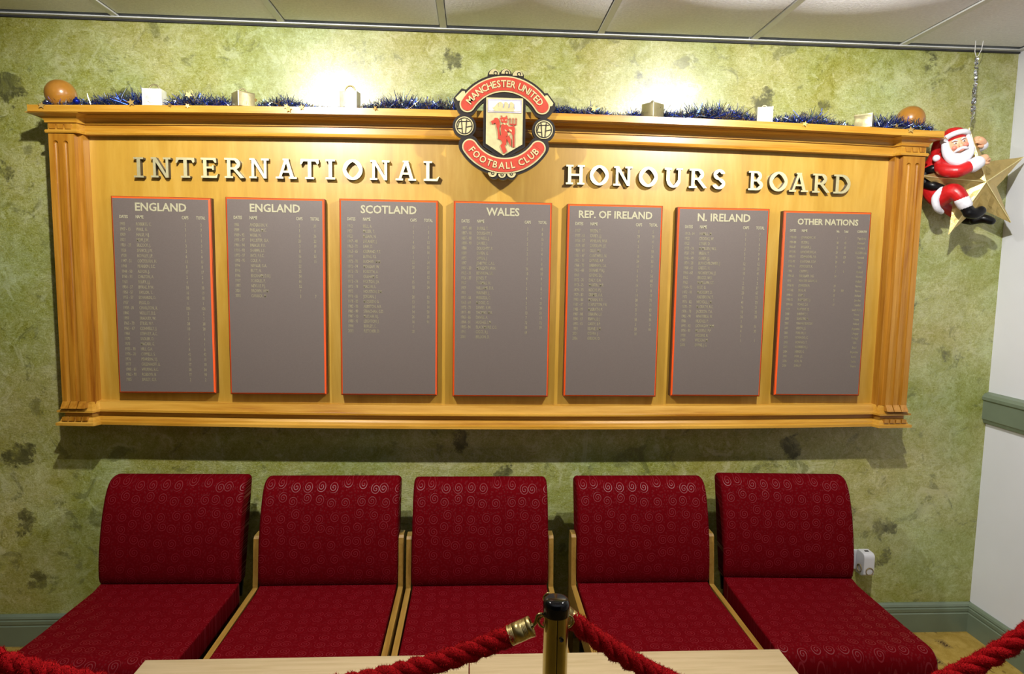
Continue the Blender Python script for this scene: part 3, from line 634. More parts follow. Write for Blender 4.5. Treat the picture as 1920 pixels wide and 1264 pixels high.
# ------------------------------------------------------------ nation plaques
def text_mesh(s, size, align='CENTER', sx=1.0, extrude=0.0004, offset=0.0, space=1.0, line=1.0):
    cu = bpy.data.curves.new('lettering', 'FONT'); cu.body = s; cu.size = size; cu.align_x = align
    cu.extrude = extrude; cu.offset = offset; cu.space_character = space; cu.space_line = line; cu.resolution_u = 2
    ob = bpy.data.objects.new('lettering', cu); C.objects.link(ob)
    dg = bpy.context.evaluated_depsgraph_get(); me = bpy.data.meshes.new_from_object(ob.evaluated_get(dg))
    me.transform(Matrix.Diagonal((sx, 1, 1, 1)))
    bpy.data.objects.remove(ob)
    return me
ROWS = {
 0: ('ENGLAND', 31, "1905|ROBERTS, C.|3|3;1907 - 13|WALL, G.|7|7;1909|HALSE, H.J.|1|1;1921|MEW, J.W.|1|1;1921 - 23|SILCOCK, J.|3|3;1926|SPENCE, J.W.|2|2;1938|ROWLEY, J.F.|6|6;1947 - 51|COCKBURN, H.|13|13;1948|PEARSON, S.C.|8|8;1948 - 50|ASTON, J.|17|17;1950 - 51|CHILTON, A.|2|2;1953|BERRY, J.J.|4|4;1954 - 57|BYRNE, R.W.|33|33;1953 - 57|TAYLOR, T.|16|19;1955 - 57|EDWARDS, D.|18|18;1957|PEGG, D.|1|1;1958 - 70|CHARLTON, R.|106|106;1960|VIOLLET, D.S.|2|2;1959|BRADLEY, W.|3|3;1965 - 70|STILES, N.P.|28|28;1965 - 67|CONNELLY, J.|10|20;1968|STEPNEY, A.C.|1|1;1970|SADLER, D.|4|4;1973|MACARI, G.|1|1;1975 - 78|HILL, G.A.|6|6;1976 - 78|COPPELL, S.|42|42;1976|PEARSON, S.J.|15|15;1977|GREENHOFF, B.|17|18;1980 - 83|WILKINS, R.C.|38|84;1982 - 90|ROBSON, B.|77|90;1985|BAILEY, G.R.|2|2"),
 1: ('ENGLAND', 13, "1986|ANDERSON, V.|3|30;1989|PHELAN, M.C.|1|1;1989 - 92|WEBB, N.|8|26;1991 - 97|PALLISTER, G.A.|20|22;1991 - 94|PARKER, P.A.|3|19;1991 - 92|SHARPE, L.S.|8|8;1992 - 97|INCE, P.E.C.|16|53;1993 - 95|COLE, A.|13|15;1994|NEVILLE, G.A.|52|;1996|BUTT, N.|25|;1996|BECKHAM, D.R.J.|54|;1997|SCHOLES, P.|66|;1997|NEVILLE, P.J.|52|;2001|BROWN, W.M.|7|;2002|CARRICK, M.|3|7"),
 2: ('SCOTLAND', 22, "1912|BELL, A.|1|1;1921|MILLER, T.|2|3;1922|McBAIN, N.|1|3;1947 - 48|DELANEY, J.|4|13;1962 - 72|LAW, D.|35|55;1963 - 65|CRERAND, P.T.|5|16;1969|BURNS, F.S.|1|1;1972 - 78|BUCHAN, M.M.|32|34;1972 - 74|MORGAN, W.|20|21;1973 - 75|FORSYTH, A.|6|10;1973|GRAHAM, G.|4|12;1973 - 74|HOLTON, J.A.|15|15;1973 - 78|MACARI, L.|18|24;1975|HOUSTON, S.M.|1|1;1978 - 81|JORDAN, J.|20|52;1978 - 83|McQUEEN, G.|13|30;1982 - 86|ALBISTON, A.R.|14|14;1985 - 89|STRACHAN, G.D.|14|50;1987 - 93|McCLAIR, B.J.|26|30;1988 - 91|LEIGHTON, J.|16|91;1998|BURLEY, C.|1|;2003|FLETCHER, D.|20|"),
 3: ('WALES', 23, "1887 - 88|BURKE, T.|3|8;1887 - 90|DOUGHTY, J.|7|8;1887 - 88|POWELL, J.|5|15;1888 - 90|DAVIES, J.|5|7;1888|DOUGHTY, R.|2|2;1889|OWEN, G.|2|4;1892|OWEN, J.|1|1;1897|JENKYNS, C.A.L.|1|8;1907 - 20|MEREDITH, W.H.|26|48;1925 - 31|BENNION, S.R.|10|10;1926 - 30|JONES, T.|4|4;1927|THOMAS, H.|1|1;1929|WILLIAMS, D.R.|2|8;1931|WARNER, J.|1|2;1957 - 58|WEBSTER, C.|4|4;1963 - 64|MOORE, G.|2|21;1972 - 73|DAVIES, R.W.|5|34;1977 - 81|THOMAS, M.R.|13|51;1983 - 85|DAVIES, A.|7|13;1984 - 91|HUGHES, L.M.|72|72;1985 - 94|BLACKMORE, C.G.|38|39;1991|GIGGS, R.J.|64|;2001|BELLION, D.||"),
 4: ('REP. OF IRELAND', 23, "1937|BREEN, T.|3|5;1937 - 53|CAREY, J.J.|29|29;1956 - 57|WHELAN, W.A.|4|4;1959 - 60|CAROLAN, J.F.|2|2;1959 - 63|GILES, M.J.|11|59;1961 - 67|CANTWELL, N.|18|36;1962 - 71|DUNNE, A.P.|24|33;1966 - 70|BRENNAN, S.A.|16|19;1965 - 66|DUNNE, P.A.J.|5|5;1969|GIVENS, D.J.|6|56;1973 - 76|DALY, G.A.|9|48;1973 - 75|MARTIN, M.P.|14|52;1974 - 75|ROCHE, P.J.|7|8;1979 - 83|GRIMES, A.A.|14|18;1980 - 88|MORAN, K.B.|38|71;1981 - 87|STAPLETON, F.A.|34|71;1985 - 89|McGRATH, P.|31|83;1987 - 88|O'BRIEN, L.F.|7|16;1990 - 97|IRWIN, D.J.|56|56;1992 - 93|CAREY, B.P.|3|3;1993|KEANE, R.M.|58|66;2001|O'SHEA, J.|14|;2006|GIBSON, D.||"),
 5: ('N. IRELAND', 24, "1913 - 14|HAMILL, M.|3|7;1922|CROOKS, W.|1|1;1922|LYNER, D.|1|6;1933 - 36|McMILLEN, W.S.|3|7;1937 - 39|BREEN, T.|5|9;1946 - 49|CAREY, J.J.|7|9;1954 - 58|BLANCHFLOWER, J.|12|12;1958 - 63|GREGG, H.|16|25;1960 - 62|NICHOLSON, J.J.|10|41;1962|BRIGGS, W.R.|1|2;1962|McMILLAN, S.T.|2|2;1964 - 73|BEST, G.|32|37;1972 - 81|McCREERY, D.|23|67;1973|ANDERSON, T.|6|22;1976 - 82|NICHOLL, J.M.|41|73;1978 - 79|McGRATH, R.C.|16|21;1976 - 78|JACKSON, T.A.|10|35;1982 - 91|WHITESIDE, N.|36|38;1986|HUGHES, P.|1|;1991 - 92|DONAGHY, M.M.|18|91;1996 - 99|MULRYNE, P.P.|4|20;1998|HIGGINS, R.|1|;1999|WILSON, M.|1|1;2006|EVANS, J.G.||"),
 6: ('OTHER NATIONS', 28, "1980-83|JOVANOVIC, N.|1|7|Yugoslavia;1984-88|OLSEN, J.|28|43|Denmark;1986-87|SIVEBAEK, J.|13|87|Denmark;1991-95|KANCHELSKIS, A.|29|58|U.S.S.R/Russia;1991-99|SCHMEICHEL, P.B.|76|129|Denmark;1993-97|CANTONA, E.D.P.|20|45|France;1994-96|POBORSKY, K.|9||USA;1996|CRUYFF, J.|7|9|Holland;1996-01|SOLSKJAER, O.G.|34||Norway;1996|VAN DER GOUW, R.|||Holland;1996-98|JOHNSEN, R.|23||Norway;1997-02|BERG, H.|28|100|Norway;1998-01|STAM, J.|37||Holland;1998-02|BLOMQVIST, J.|2||Sweden;1999-06|YORKE, D.E.|17||Trinidad;1999|FORTUNE, Q.|||South Africa;2000|BARTHEZ, F.|||France;2001|SILVESTRE, M.|||France;2001|VAN NISTELROOY|||Holland;2001|VERON, J.S.|||Argentina;2001|FORLAN, D.|||Uruguay;2003|RONALDO, C.|||Portugal;2003|HOWARD, T.|||USA;2003|KLEBERSON, J.|||Brazil;2004|HEINZE, G.|||Argentina;2005|PARK, J.S.|||Korea;2006|VIDIC, N.|||Serbia;2006|EVRA, P.|||France"),
}
PLQ = [(-1.4396,-1.0831,1.7796,1.0497),(-1.0313,-0.6704,1.7845,1.0473),(-0.6173,-0.2505,1.7877,1.0459),(-0.1929,0.1791,1.7886,1.0429),(0.2378,0.6050,1.7871,1.0452),(0.6617,1.0230,1.7842,1.0489),(1.0793,1.4298,1.7787,1.0538)]
PLBL = ['grey-brown plaque headed ENGLAND filled with names almost to its bottom, first from left',
        'grey-brown plaque headed ENGLAND with short list of names, between fuller England and Scotland plaques',
        'grey-brown orange-edged plaque headed SCOTLAND', 'grey-brown orange-edged plaque headed WALES below the crest',
        'grey-brown orange-edged plaque headed REP. OF IRELAND', 'grey-brown orange-edged plaque headed N. IRELAND',
        'grey-brown orange-edged plaque headed OTHER NATIONS with a column of countries']
for i, (x0, x1, zt, zb) in enumerate(PLQ):
    w_ = x1-x0; h_ = zt-zb; e = 0.0075; d = 0.034
    t = tag(empty('name_plaque', ((x0+x1)/2, YP-0.0006, zb)), PLBL[i], 'plaque', 'nation name plaques')
    b = MB(); b.box(-w_/2+0.0005, w_/2-0.0005, -(d-0.005), 0.0, 0.0005, h_-0.0005); b.build('plaque_base', MUMBER, t)
    b = MB(); y0, y1 = -d, -(d-0.007)
    a_ = [(-w_/2, y1, 0), (w_/2, y1, 0), (w_/2, y1, h_), (-w_/2, y1, h_)]
    c_ = [(-w_/2+e, y0, e), (w_/2-e, y0, e), (w_/2-e, y0, h_-e), (-w_/2+e, y0, h_-e)]
    b.add(a_+c_, [(0, 1, 5, 4), (1, 2, 6, 5), (2, 3, 7, 6), (3, 0, 4, 7)]); b.build('bevelled_edge', MORANGE, t)
    b = MB(); b.box(-w_/2+e, w_/2-e, -d-0.0001, -d+0.006, e, h_-e); b.build('plaque_face', MPLAQUE, t)
    head, nr, rows = ROWS[i]
    yt = -d-0.0006
    def put(me, name, x, z, m):
        me.materials.clear(); me.materials.append(m)
        o = bpy.data.objects.new(name, me); C.objects.link(o); o.parent = t
        o.location = (x, yt, z); o.rotation_euler = (PI/2, 0, 0); return o
    hs = 0.041 if i not in (4, 6) else (0.0385 if i == 4 else 0.032)
    put(text_mesh(head, hs, 'CENTER', 0.96, offset=0.0009), 'heading', 0, h_-0.052, MGOLDTXT)
    rows = [r.split('|') for r in rows.split(';')]
    cols = [-w_/2+0.030, -w_/2+0.088, w_/2-0.092, w_/2-0.036] if i < 6 else [-w_/2+0.026, -w_/2+0.073, -w_/2+0.218, -w_/2+0.250, w_/2-0.036]
    hd = ['DATES', 'NAME', 'CAPS', 'TOTAL'] if i < 6 else ['DATES', 'NAME', 'No.', 'Total', 'COUNTRY']
    al = ['LEFT', 'LEFT', 'CENTER', 'CENTER', 'CENTER']
    for c in range(len(hd)):
        put(text_mesh(hd[c], 0.0165 if i < 6 else 0.013, al[c], 0.62, offset=0.0002), 'column_heading', cols[c], h_-0.080, MGOLDTXT)
    pitch = 0.0187 if i < 6 else 0.0186
    if i == 0: pitch = 0.0192
    zz = h_-0.106
    for c in range(len(hd)):
        cut = 12 if i != 0 else 5
        for (ra, rb, mm, nm) in ((0, cut, MGOLDTXT2, 'name_list'),):
            pass
        s = '\n'.join(r[c] if c < len(r) else '' for r in rows)
        sz = 0.0165 if i < 6 else 0.0135
        put(text_mesh(s, sz, al[c], 0.60, extrude=0.0002, offset=0.0001, line=pitch/sz/1.0), 'name_list', cols[c], zz, MGOLDTXT2)['kind'] = 'stuff'

# ------------------------------------------------------------ club crest
crest = tag(empty('club_crest', (-0.012, -0.19, 2.044)), 'black, red and gold football club crest hung on the middle of the cornice', 'crest')
K = 0.000362
def cpt(x, y): return ((x-635)*K, (640-y)*K)
def cpoly(mb, pts, y0, y1, mf=0, ms=None): mb.prism([cpt(*p) for p in pts], y0-0.00003*(len(mb.f) % 97)/3, y1, mf, ms)
def band(mb, cx, cy, R, hw, a0, a1, y0, y1, mf=0, ms=None, n=28, caps=True):
    """ring band in crest pixels, angles from straight up (deg, clockwise) with round ends"""
    for i in range(n):
        t0 = math.radians(a0+(a1-a0)*i/n); t1 = math.radians(a0+(a1-a0)*(i+1)/n)
        q = [(cx+(R+s_*hw)*math.sin(t), cy-(R+s_*hw)*math.cos(t)) for t, s_ in ((t0, 1), (t1, 1), (t1, -1), (t0, -1))]
        cpoly(mb, q, y0, y1, mf, ms)
    if caps:
        for a in (a0, a1):
            t = math.radians(a); sg = 1 if a == a1 else -1; px, py = cx+R*math.sin(t), cy-R*math.cos(t)
            ux, uy = math.sin(t), -math.cos(t); vx, vy = sg*math.cos(t), sg*math.sin(t)
            cpoly(mb, [(px+hw*(ux*math.cos(k)+vx*math.sin(k)), py+hw*(uy*math.cos(k)+vy*math.sin(k))) for k in [PI*q/14 for q in range(15)]], y0, y1, mf, ms)
def disc(mb, cx, cy, r, y0, y1, mf=0, ms=None, n=28):
    cpoly(mb, [(cx+r*math.cos(2*PI*k/n), cy+r*math.sin(2*PI*k/n)) for k in range(n)], y0, y1, mf, ms)
UP = (640, 674, 434, -58, 58); LO = (638, 612, 412, 124, 236)
def crest_part(mb, name, m, parent=crest): return mb.build(name, m, parent)
b = MB(); Y0, Y1 = -0.020, -0.0005
band(b, UP[0], UP[1], UP[2], 100, -60, 60, Y0, Y1); band(b, LO[0], LO[1], LO[2], 100, 122, 238, Y0, Y1)
for cx, cy in ((245, 650), (1030, 665)): disc(b, cx, cy, 116, Y0, Y1)
for cx, cy, r in ((530, 160, 62), (645, 152, 60), (762, 165, 62), (545, 1105, 52), (632, 1112, 52), (715, 1105, 52)): disc(b, cx, cy, r, Y0, Y1)
cpoly(b, [(470, 140), (820, 145), (820, 220), (470, 220)], Y0, Y1)
cpoly(b, [(135, 385), (215, 290), (290, 310), (330, 400), (200, 520), (150, 440)], Y0, Y1)
cpoly(b, [(1140, 410), (1060, 308), (1000, 320), (950, 400), (1090, 520), (1140, 460)], Y0, Y1)
cpoly(b, [(430, 345), (846, 345), (846, 838), (632, 962), (430, 838)], Y0-0.002, Y1)
cpoly(b, [(505, 300), (770, 300), (800, 380), (470, 380)], Y0, Y1)
cpoly(b, [(480, 830), (800, 830), (700, 960), (560, 960)], Y0, Y1)
crest_part(b, 'backing', MCRESTBLACK)
for (nm, A, a0, a1) in (('upper_banner', UP, -58, 58), ('lower_banner', LO, 125, 235)):
    b = MB(); band(b, A[0], A[1], A[2], 76, a0, a1, -0.026, -0.018); g = crest_part(b, nm, MCRESTGOLD)
    b = MB(); band(b, A[0], A[1], A[2], 62, a0, a1, -0.0285, -0.018); crest_part(b, 'banner_ground', MCRESTRED, g)
def arctext(s, R, cx, cy, a0, a1, size, below, parent, sx=0.92):
    mes = []
    ws = []
    for ch in s:
        if ch == ' ': mes.append(None); ws.append(0.30); continue
        me = text_mesh(ch, size, 'CENTER', sx, extrude=0.0015, offset=0.0006); xs = [v.co.x for v in me.vertices]
        mes.append(me); ws.append((max(xs)-min(xs))/size+0.14)
    tot = sum(ws); acc = 0
    for ch, me, wd in zip(s, mes, ws):
        f = (acc+wd/2)/tot; acc += wd
        if me is None: continue
        a = a0+(a1-a0)*f; t = math.radians(a)
        xs = [v.co.x for v in me.vertices]; mid = (max(xs)+min(xs))/2
        me.transform(Matrix.Translation((-mid, 0, 0)))
        x, z = cpt(cx+R*math.sin(t), cy-R*math.cos(t))
        me.materials.clear(); me.materials.append(MCRESTGOLD)
        o = bpy.data.objects.new('letter', me); C.objects.link(o); o.parent = parent
        rot = -t if not below else -(t-PI)
        o.matrix_local = Matrix.Translation((x, -0.0305, z)) @ Matrix.Rotation(-rot, 4, 'Y') @ Matrix.Rotation(PI/2, 4, 'X')
ub = [o for o in crest.children if o.name.startswith('upper_banner')][0]; lb = [o for o in crest.children if o.name.startswith('lower_banner')][0]
arctext('MANCHESTER UNITED', 402, UP[0], UP[1], -56, 56, 0.0335, False, ub)
arctext('FOOTBALL CLUB', 444, LO[0], LO[1], 233, 127, 0.0335, True, lb)
for cx, cy in ((245, 650), (1030, 665)):
    b = MB(); disc(b, cx, cy, 90, -0.025, -0.018); g = crest_part(b, 'football', MCRESTGOLD)
    b = MB()
    band(b, cx, cy, 76, 4, 0, 360, -0.0265, -0.02, caps=False)
    for p, q in (((-30, -62), (-18, 72)), ((22, -62), (12, 70)), ((-50, -40), (50, -44)), ((12, 14), (68, 0)), ((-72, 24), (-22, 28)), ((-50, -40), (-66, 14))):
        dx, dy = q[0]-p[0], q[1]-p[1]; l = math.hypot(dx, dy); nx, ny = -dy/l*4, dx/l*4
        cpoly(b, [(cx+p[0]+nx, cy+p[1]+ny), (cx+q[0]+nx, cy+q[1]+ny), (cx+q[0]-nx, cy+q[1]-ny), (cx+p[0]-nx, cy+p[1]-ny)], -0.0265, -0.02)
    b.build('seams', MCRESTBLACK, g)
# scroll ornaments
def orn_piece(pts, lines):
    b = MB(); cpoly(b, pts, -0.025, -0.018); g = crest_part(b, 'scroll_ornament', MCRESTGOLD)
    if lines:
        b = MB(); band(b, *lines, -0.0265, -0.02, n=12); b.build('scroll_line', MCRESTBLACK, g)
def scallop(cx, cy, r, up): return [(cx+r*math.cos(PI*k/14), cy-(1 if up else -1)*r*math.sin(PI*k/14)) for k in range(15)]
for (cx, cy, r), (lx, ly) in zip(((532, 152, 50), (645, 142, 44), (762, 157, 50)), ((545, 140), (655, 132), (775, 142))): orn_piece(scallop(cx, cy, r, True), (lx, ly, 16, 4, -160, 120))
for (cx, cy, r), (lx, ly) in zip(((527, 1092, 44), (622, 1104, 38), (715, 1094, 44)), ((530, 1100), (622, 1112), (715, 1102))): orn_piece(scallop(cx, cy, r, False), (lx, ly, 12, 4, 20, 300))
orn_piece([(155, 385), (222, 318), (246, 318), (258, 372), (200, 412), (178, 412)], None)
orn_piece([(1118, 408), (1060, 335), (1040, 335), (1024, 390), (1085, 440), (1110, 432)], None)
# shield
b = MB(); cpoly(b, [(457, 375), (818, 375), (818, 815), (632, 925), (457, 815)], -0.030, -0.020); sh = crest_part(b, 'shield', MCRESTGOLD)
b = MB()
cpoly(b, [(473, 392), (803, 392), (803, 400), (473, 400)], -0.0325, -0.029); cpoly(b, [(473, 508), (803, 508), (803, 517), (473, 517)], -0.0325, -0.029)
cpoly(b, [(473, 392), (482, 392), (482, 508), (473, 508)], -0.0325, -0.029); cpoly(b, [(794, 392), (803, 392), (803, 508), (794, 508)], -0.0325, -0.029)
b.build('panel_frame', MCRESTGREY, sh)
b = MB(); cpoly(b, [(484, 402), (792, 402), (792, 500), (484, 500)], -0.0315, -0.029); b.build('ship_panel', MCRESTWHITE, sh)
b = MB()
cpoly(b, [(516, 470), (740, 470), (722, 506), (540, 506)], -0.034, -0.029)
for cx in (598, 652, 706):
    cpoly(b, [(cx-22, 422), (cx-4, 412), (cx+16, 424), (cx+26, 440), (cx+20, 470), (cx-24, 470), (cx-14, 446)], -0.034, -0.029)
cpoly(b, [(524, 478), (572, 424), (578, 470)], -0.034, -0.029)
b.build('sailing_ship', MCRESTGOLD, sh)
b = MB()
for cx in (598, 652, 706): cpoly(b, [(cx+25, 432), (cx+30, 432), (cx+30, 474), (cx+25, 474)], -0.035, -0.03)
b.build('ship_lines', MCRESTGREY, sh)
def fx(x, y): return (458+(x-145)*0.4985, 375+(y-90)*0.5)   # crop of the shield to crest pixels
b = MB()
red = [[(440, 425), (462, 465), (525, 462), (545, 425), (556, 480), (575, 482), (558, 520), (560, 560), (530, 575), (512, 600), (490, 575), (440, 555), (432, 520), (412, 478), (436, 480)],
       [(440, 610), (480, 590), (512, 612), (545, 596), (590, 640), (600, 690), (560, 750), (575, 800), (540, 830), (500, 850), (420, 830), (445, 790), (436, 700)],
       [(420, 820), (500, 820), (555, 840), (548, 930), (548, 980), (515, 1010), (560, 1110), (520, 1150), (490, 1155), (430, 1010), (470, 960), (445, 905), (380, 880), (385, 800)],
       [(345, 640), (385, 590), (420, 600), (398, 680), (412, 760), (425, 840), (385, 850), (368, 700)],
       [(238, 545), (300, 520), (310, 480), (368, 480), (395, 520), (415, 590), (380, 650), (345, 620), (320, 575), (262, 608)],
       [(590, 640), (660, 632), (712, 660), (712, 780), (660, 800), (640, 750), (600, 740), (555, 700)],
       [(535, 850), (590, 800), (635, 880), (640, 1020), (600, 960)]]
for p in red: cpoly(b, [fx(*q) for q in p], -0.0345, -0.029, 0, 1)
b.build('red_figure', [MCRESTRED, MCRESTDKRED], sh)
b = MB()
for x in (600, 660, 720):
    cpoly(b, [fx(*q) for q in ((x, 500), (x+12, 465), (x+25, 500), (x+19, 500), (x+19, 600), (x+5, 600), (x+5, 500))], -0.0345, -0.029)
cpoly(b, [fx(*q) for q in ((605, 585), (740, 585), (740, 607), (605, 607))], -0.0345, -0.029)
cpoly(b, [fx(*q) for q in ((668, 600), (700, 600), (712, 1030), (672, 1035))], -0.0345, -0.029)
b.build('trident', MCRESTDKRED, sh)
b = MB()
for p in ([(448, 505), (475, 515), (485, 530), (455, 528)], [(512, 530), (520, 512), (552, 505), (540, 530)], [(482, 572), (512, 572), (525, 590), (510, 610), (490, 600)], [(512, 690), (550, 720), (545, 742), (518, 720)], [(585, 680), (650, 705), (655, 745), (620, 725)], [(590, 770), (612, 800), (570, 820)]):
    cpoly(b, [fx(*q) for q in p], -0.0355, -0.029)
b.build('figure_highlights', MCRESTGOLD, sh)

# ------------------------------------------------------------ on top of the cornice
def shelf_z(x): return 2.076+bow(x, 2.076)+0.0016
for x, lab in ((-1.598, 'round varnished wooden ball finial on the left end of the cornice'), (1.560, 'round varnished wooden ball finial on the right end of the cornice')):
    b = MB(); r = 0.051; b.sphere((0, 0, r+0.004), r, 40, 24); b.lathe([(0.0, 0), (0.026, 0), (0.026, 0.004), (0.018, 0.008), (0.016, 0.012)], 24)
    o = b.build('ball_finial', MFINIAL, loc=(x, -0.105, shelf_z(x))); tag(o, lab, 'finial', 'wooden ball finials')
def gift_bag(x, w_, d_, h_, rz, m, label, handle='arch', y=-0.150, flare=0.0, hr=0.5):
    t = tag(empty('gift_bag', (x, y, shelf_z(x)), rz), label, 'gift bag', 'metallic gift bags on the cornice')
    b = MB(); n = 8
    rows = []
    for j in range(n+1):
        f = j/n; k = 1-flare*math.sin(PI*f)
        rows.append([(-w_/2*k, -d_/2*k, h_*f), (w_/2*k, -d_/2*k, h_*f), (w_/2*k, d_/2*k, h_*f), (-w_/2*k, d_/2*k, h_*f)])
    vs = [p for r in rows for p in r]; fs = []
    for j in range(n):
        for k in range(4): fs.append((j*4+k, j*4+(k+1)%4, (j+1)*4+(k+1)%4, (j+1)*4+k))
    b.add(vs, fs, 0, False); b.add(vs, [(3, 2, 1, 0), (n*4, n*4+1, n*4+2, n*4+3)], 0)
    o = b.build('bag_body', m, t); finish(o, 0.0012, 2, angle=1.2)
    b = MB(); zt = h_
    for sx_ in ((1,) if rz < 0 else (-1,)):   # folded bright corner edge
        b.box(sx_*w_/2-0.0012, sx_*w_/2+0.0012, -d_/2-0.0012, -d_/2+0.0012, 0, h_)
    b.build('corner_fold', MGIFT[1], t)
    if handle:
        b = MB(); r = w_*hr*0.62
        b.tube([(r*math.cos(a), 0, h_-0.002+r*1.15*math.sin(a)) for a in [PI*k/14 for k in range(15)]], 0.0028, 8)
        b.build('handle', MGIFT[0] if handle == 'arch' else MBRASSDULL, t)
    return t
gift_bag(-1.250, 0.064, 0.045, 0.060, 0.03, MGIFT[1], 'bright silver-white gift bag on the cornice, nearest to the left ball finial', hr=0.45)
gift_bag(-0.943, 0.060, 0.060, 0.052, 0.72, MGIFT[0], 'champagne gold gift bag turned cornerwise between two blue tinsel tufts on the left', hr=0.4)
gift_bag(-0.566, 0.064, 0.040, 0.062, -0.22, MGIFT[2], 'ivory gift bag with tall dark arched handle left of the crest', handle='dark', hr=0.52)
gift_bag(0.540, 0.060, 0.056, 0.052, 0.62, MGIFT[0], 'pale gold gift bag right of the crest with its flat handle folded', hr=0.3)
gift_bag(0.962, 0.054, 0.050, 0.056, -0.30, MGIFT[2], 'narrow ivory gift bag in front of the right stretch of tinsel', hr=0.0 or 0.3)
gift_bag(1.350, 0.062, 0.058, 0.050, -0.72, MGIFT[0], 'gold gift bag with curved-in sides near the right ball finial', handle=None, flare=0.1)
gift_bag(1.156, 0.050, 0.040, 0.048, 0.1, MGIFT[0], 'small gold gift bag almost hidden by tinsel on the right of the cornice', y=-0.075, hr=0.5)
# tinsel garlands
def garland(x0, x1, env, n, label, seed):
    rnd = random.Random(seed)
    t = tag(empty('tinsel_garland', ((x0+x1)/2, -0.15, shelf_z((x0+x1)/2))), label, 'garland', 'blue tinsel garlands')
    base = Vector(t.location)
    def height(x):
        for (a, h), (c, g) in zip(env, env[1:]):
            if a <= x <= c: return 1.2*(h+(g-h)*(x-a)/(c-a))
        return 0.01
    b = MB()
    for i in range(n):
        x = rnd.uniform(x0, x1); h = height(x)
        if rnd.random() > min(1, 0.30+h*26): continue
        if any(abs(x-g) < 0.034 for g in (-1.25, -0.943, -0.566, 0.54, 0.962, 1.35)) and rnd.random() < 0.85: continue
        y = -0.128+rnd.gauss(0, 0.012)-0.010*math.sin(x*9)
        z = shelf_z(x)+0.002+rnd.random()*min(0.016, h*0.5)
        d = Vector((rnd.gauss(0, 0.8), rnd.gauss(0, 0.8), abs(rnd.gauss(0.55, 0.6)))).normalized()
        l = h*rnd.uniform(0.5, 1.35)
        w_ = Vector((rnd.gauss(0, 1), rnd.gauss(0, 1), rnd.gauss(0, 1))).cross(d).normalized()*rnd.uniform(0.0005, 0.0012)
        p = Vector((x, y, z))-base; q = p+d*l*0.55+Vector((rnd.gauss(0, .002), rnd.gauss(0, .002), 0.001)); e = p+d*l
        if (e+base).y < -0.186 and (e+base).z < shelf_z(x)-0.002: e.z = shelf_z(x)-base.z+0.002
        u = rnd.random(); mi = 0 if u < 0.46 else 1 if u < 0.78 else 2 if u < 0.90 else 3
        b.add([p-w_, p+w_, q+w_, q-w_, e+w_*0.6, e-w_*0.6], [(0, 1, 2, 3), (3, 2, 4, 5)], mi)
    o = b.build('tinsel_strands', [MTINB, MTINS, MTIND, MTING], t); o['kind'] = 'stuff'
    b = MB(); k = 90
    b.tube([(x0+(x1-x0)*i/k-base.x, -0.130-0.010*math.sin((x0+(x1-x0)*i/k)*9)-base.y, shelf_z(x0+(x1-x0)*i/k)+0.004-base.z) for i in range(k+1)], 0.0035, 6, 0)
    b.build('tinsel_core', MTIND, t)
    return t
envL = [(-1.66, .008), (-1.63, .018), (-1.58, .020), (-1.52, .022), (-1.48, .022), (-1.44, .030), (-1.36, .034), (-1.30, .040), (-1.27, .036), (-1.21, .014), (-1.17, .030), (-1.12, .036), (-1.06, .034), (-1.0, .026), (-.96, .012), (-.88, .018), (-.84, .032), (-.78, .030), (-.74, .016), (-.66, .008), (-.60, .005), (-.53, .010), (-.48, .020), (-.43, .034), (-.38, .048), (-.32, .036), (-.28, .030), (-.22, .036), (-.18, .030)]
envR = [(.16, .022), (.22, .024), (.28, .018), (.32, .028), (.38, .014), (.44, .012), (.48, .028), (.51, .018), (.58, .034), (.62, .022), (.66, .032), (.72, .044), (.78, .048), (.84, .042), (.90, .030), (.94, .012), (.99, .014), (1.03, .022), (1.08, .030), (1.12, .036), (1.18, .042), (1.22, .024), (1.28, .018), (1.32, .012), (1.39, .018), (1.41, .036), (1.46, .042), (1.50, .030), (1.56, .030), (1.60, .024), (1.63, .006)]
gl = garland(-1.655, -0.185, envL, 9500, 'blue and silver tinsel garland lying on the cornice left of the crest', 3)
gr = garland(0.165, 1.625, envR, 9500, 'blue and silver tinsel garland lying on the cornice right of the crest', 5)
def star2d(r, r2=0.45, n=5, ph=PI/2): return [((r if k % 2 == 0 else r*r2)*math.cos(ph+PI*k/n), (r if k % 2 == 0 else r*r2)*math.sin(ph+PI*k/n)) for k in range(2*n)]
b = MB(); b.prism(star2d(0.0105), -0.0006, 0.0006); st0 = None
for (x, dz, s_, par) in [(-1.612, -0.004, 1.2, gl), (-1.115, 0.034, 1.2, gl), (-1.12, -0.004, .9, gl), (-1.18, -0.002, .7, gl), (-0.885, 0.018, .8, gl), (-0.78, -0.002, 1.1, gl), (-0.772, -0.012, 1.1, gl), (-0.727, -0.004, 1.0, gl), (-0.47, -0.003, .9, gl), (-1.31, 0.006, 1.3, gl), (0.312, 0.018, 1.2, gr), (1.10, -0.004, 1.1, gr), (1.505, -0.004, 1.3, gr), (1.45, 0.008, .9, gr)]:
    if st0 is None: o = b.build('star_sequin', MSTARCONF, par); st0 = o
    else: o = st0.copy(); C.objects.link(o); o.parent = par
    o.location = Vector((x, -0.1935-random.random()*0.003, shelf_z(x)+dz))-par.location; o.scale = (s_, 1, s_); o.rotation_euler = (random.uniform(-.3, .3), random.uniform(0, 1.2), random.uniform(-.4, .4))
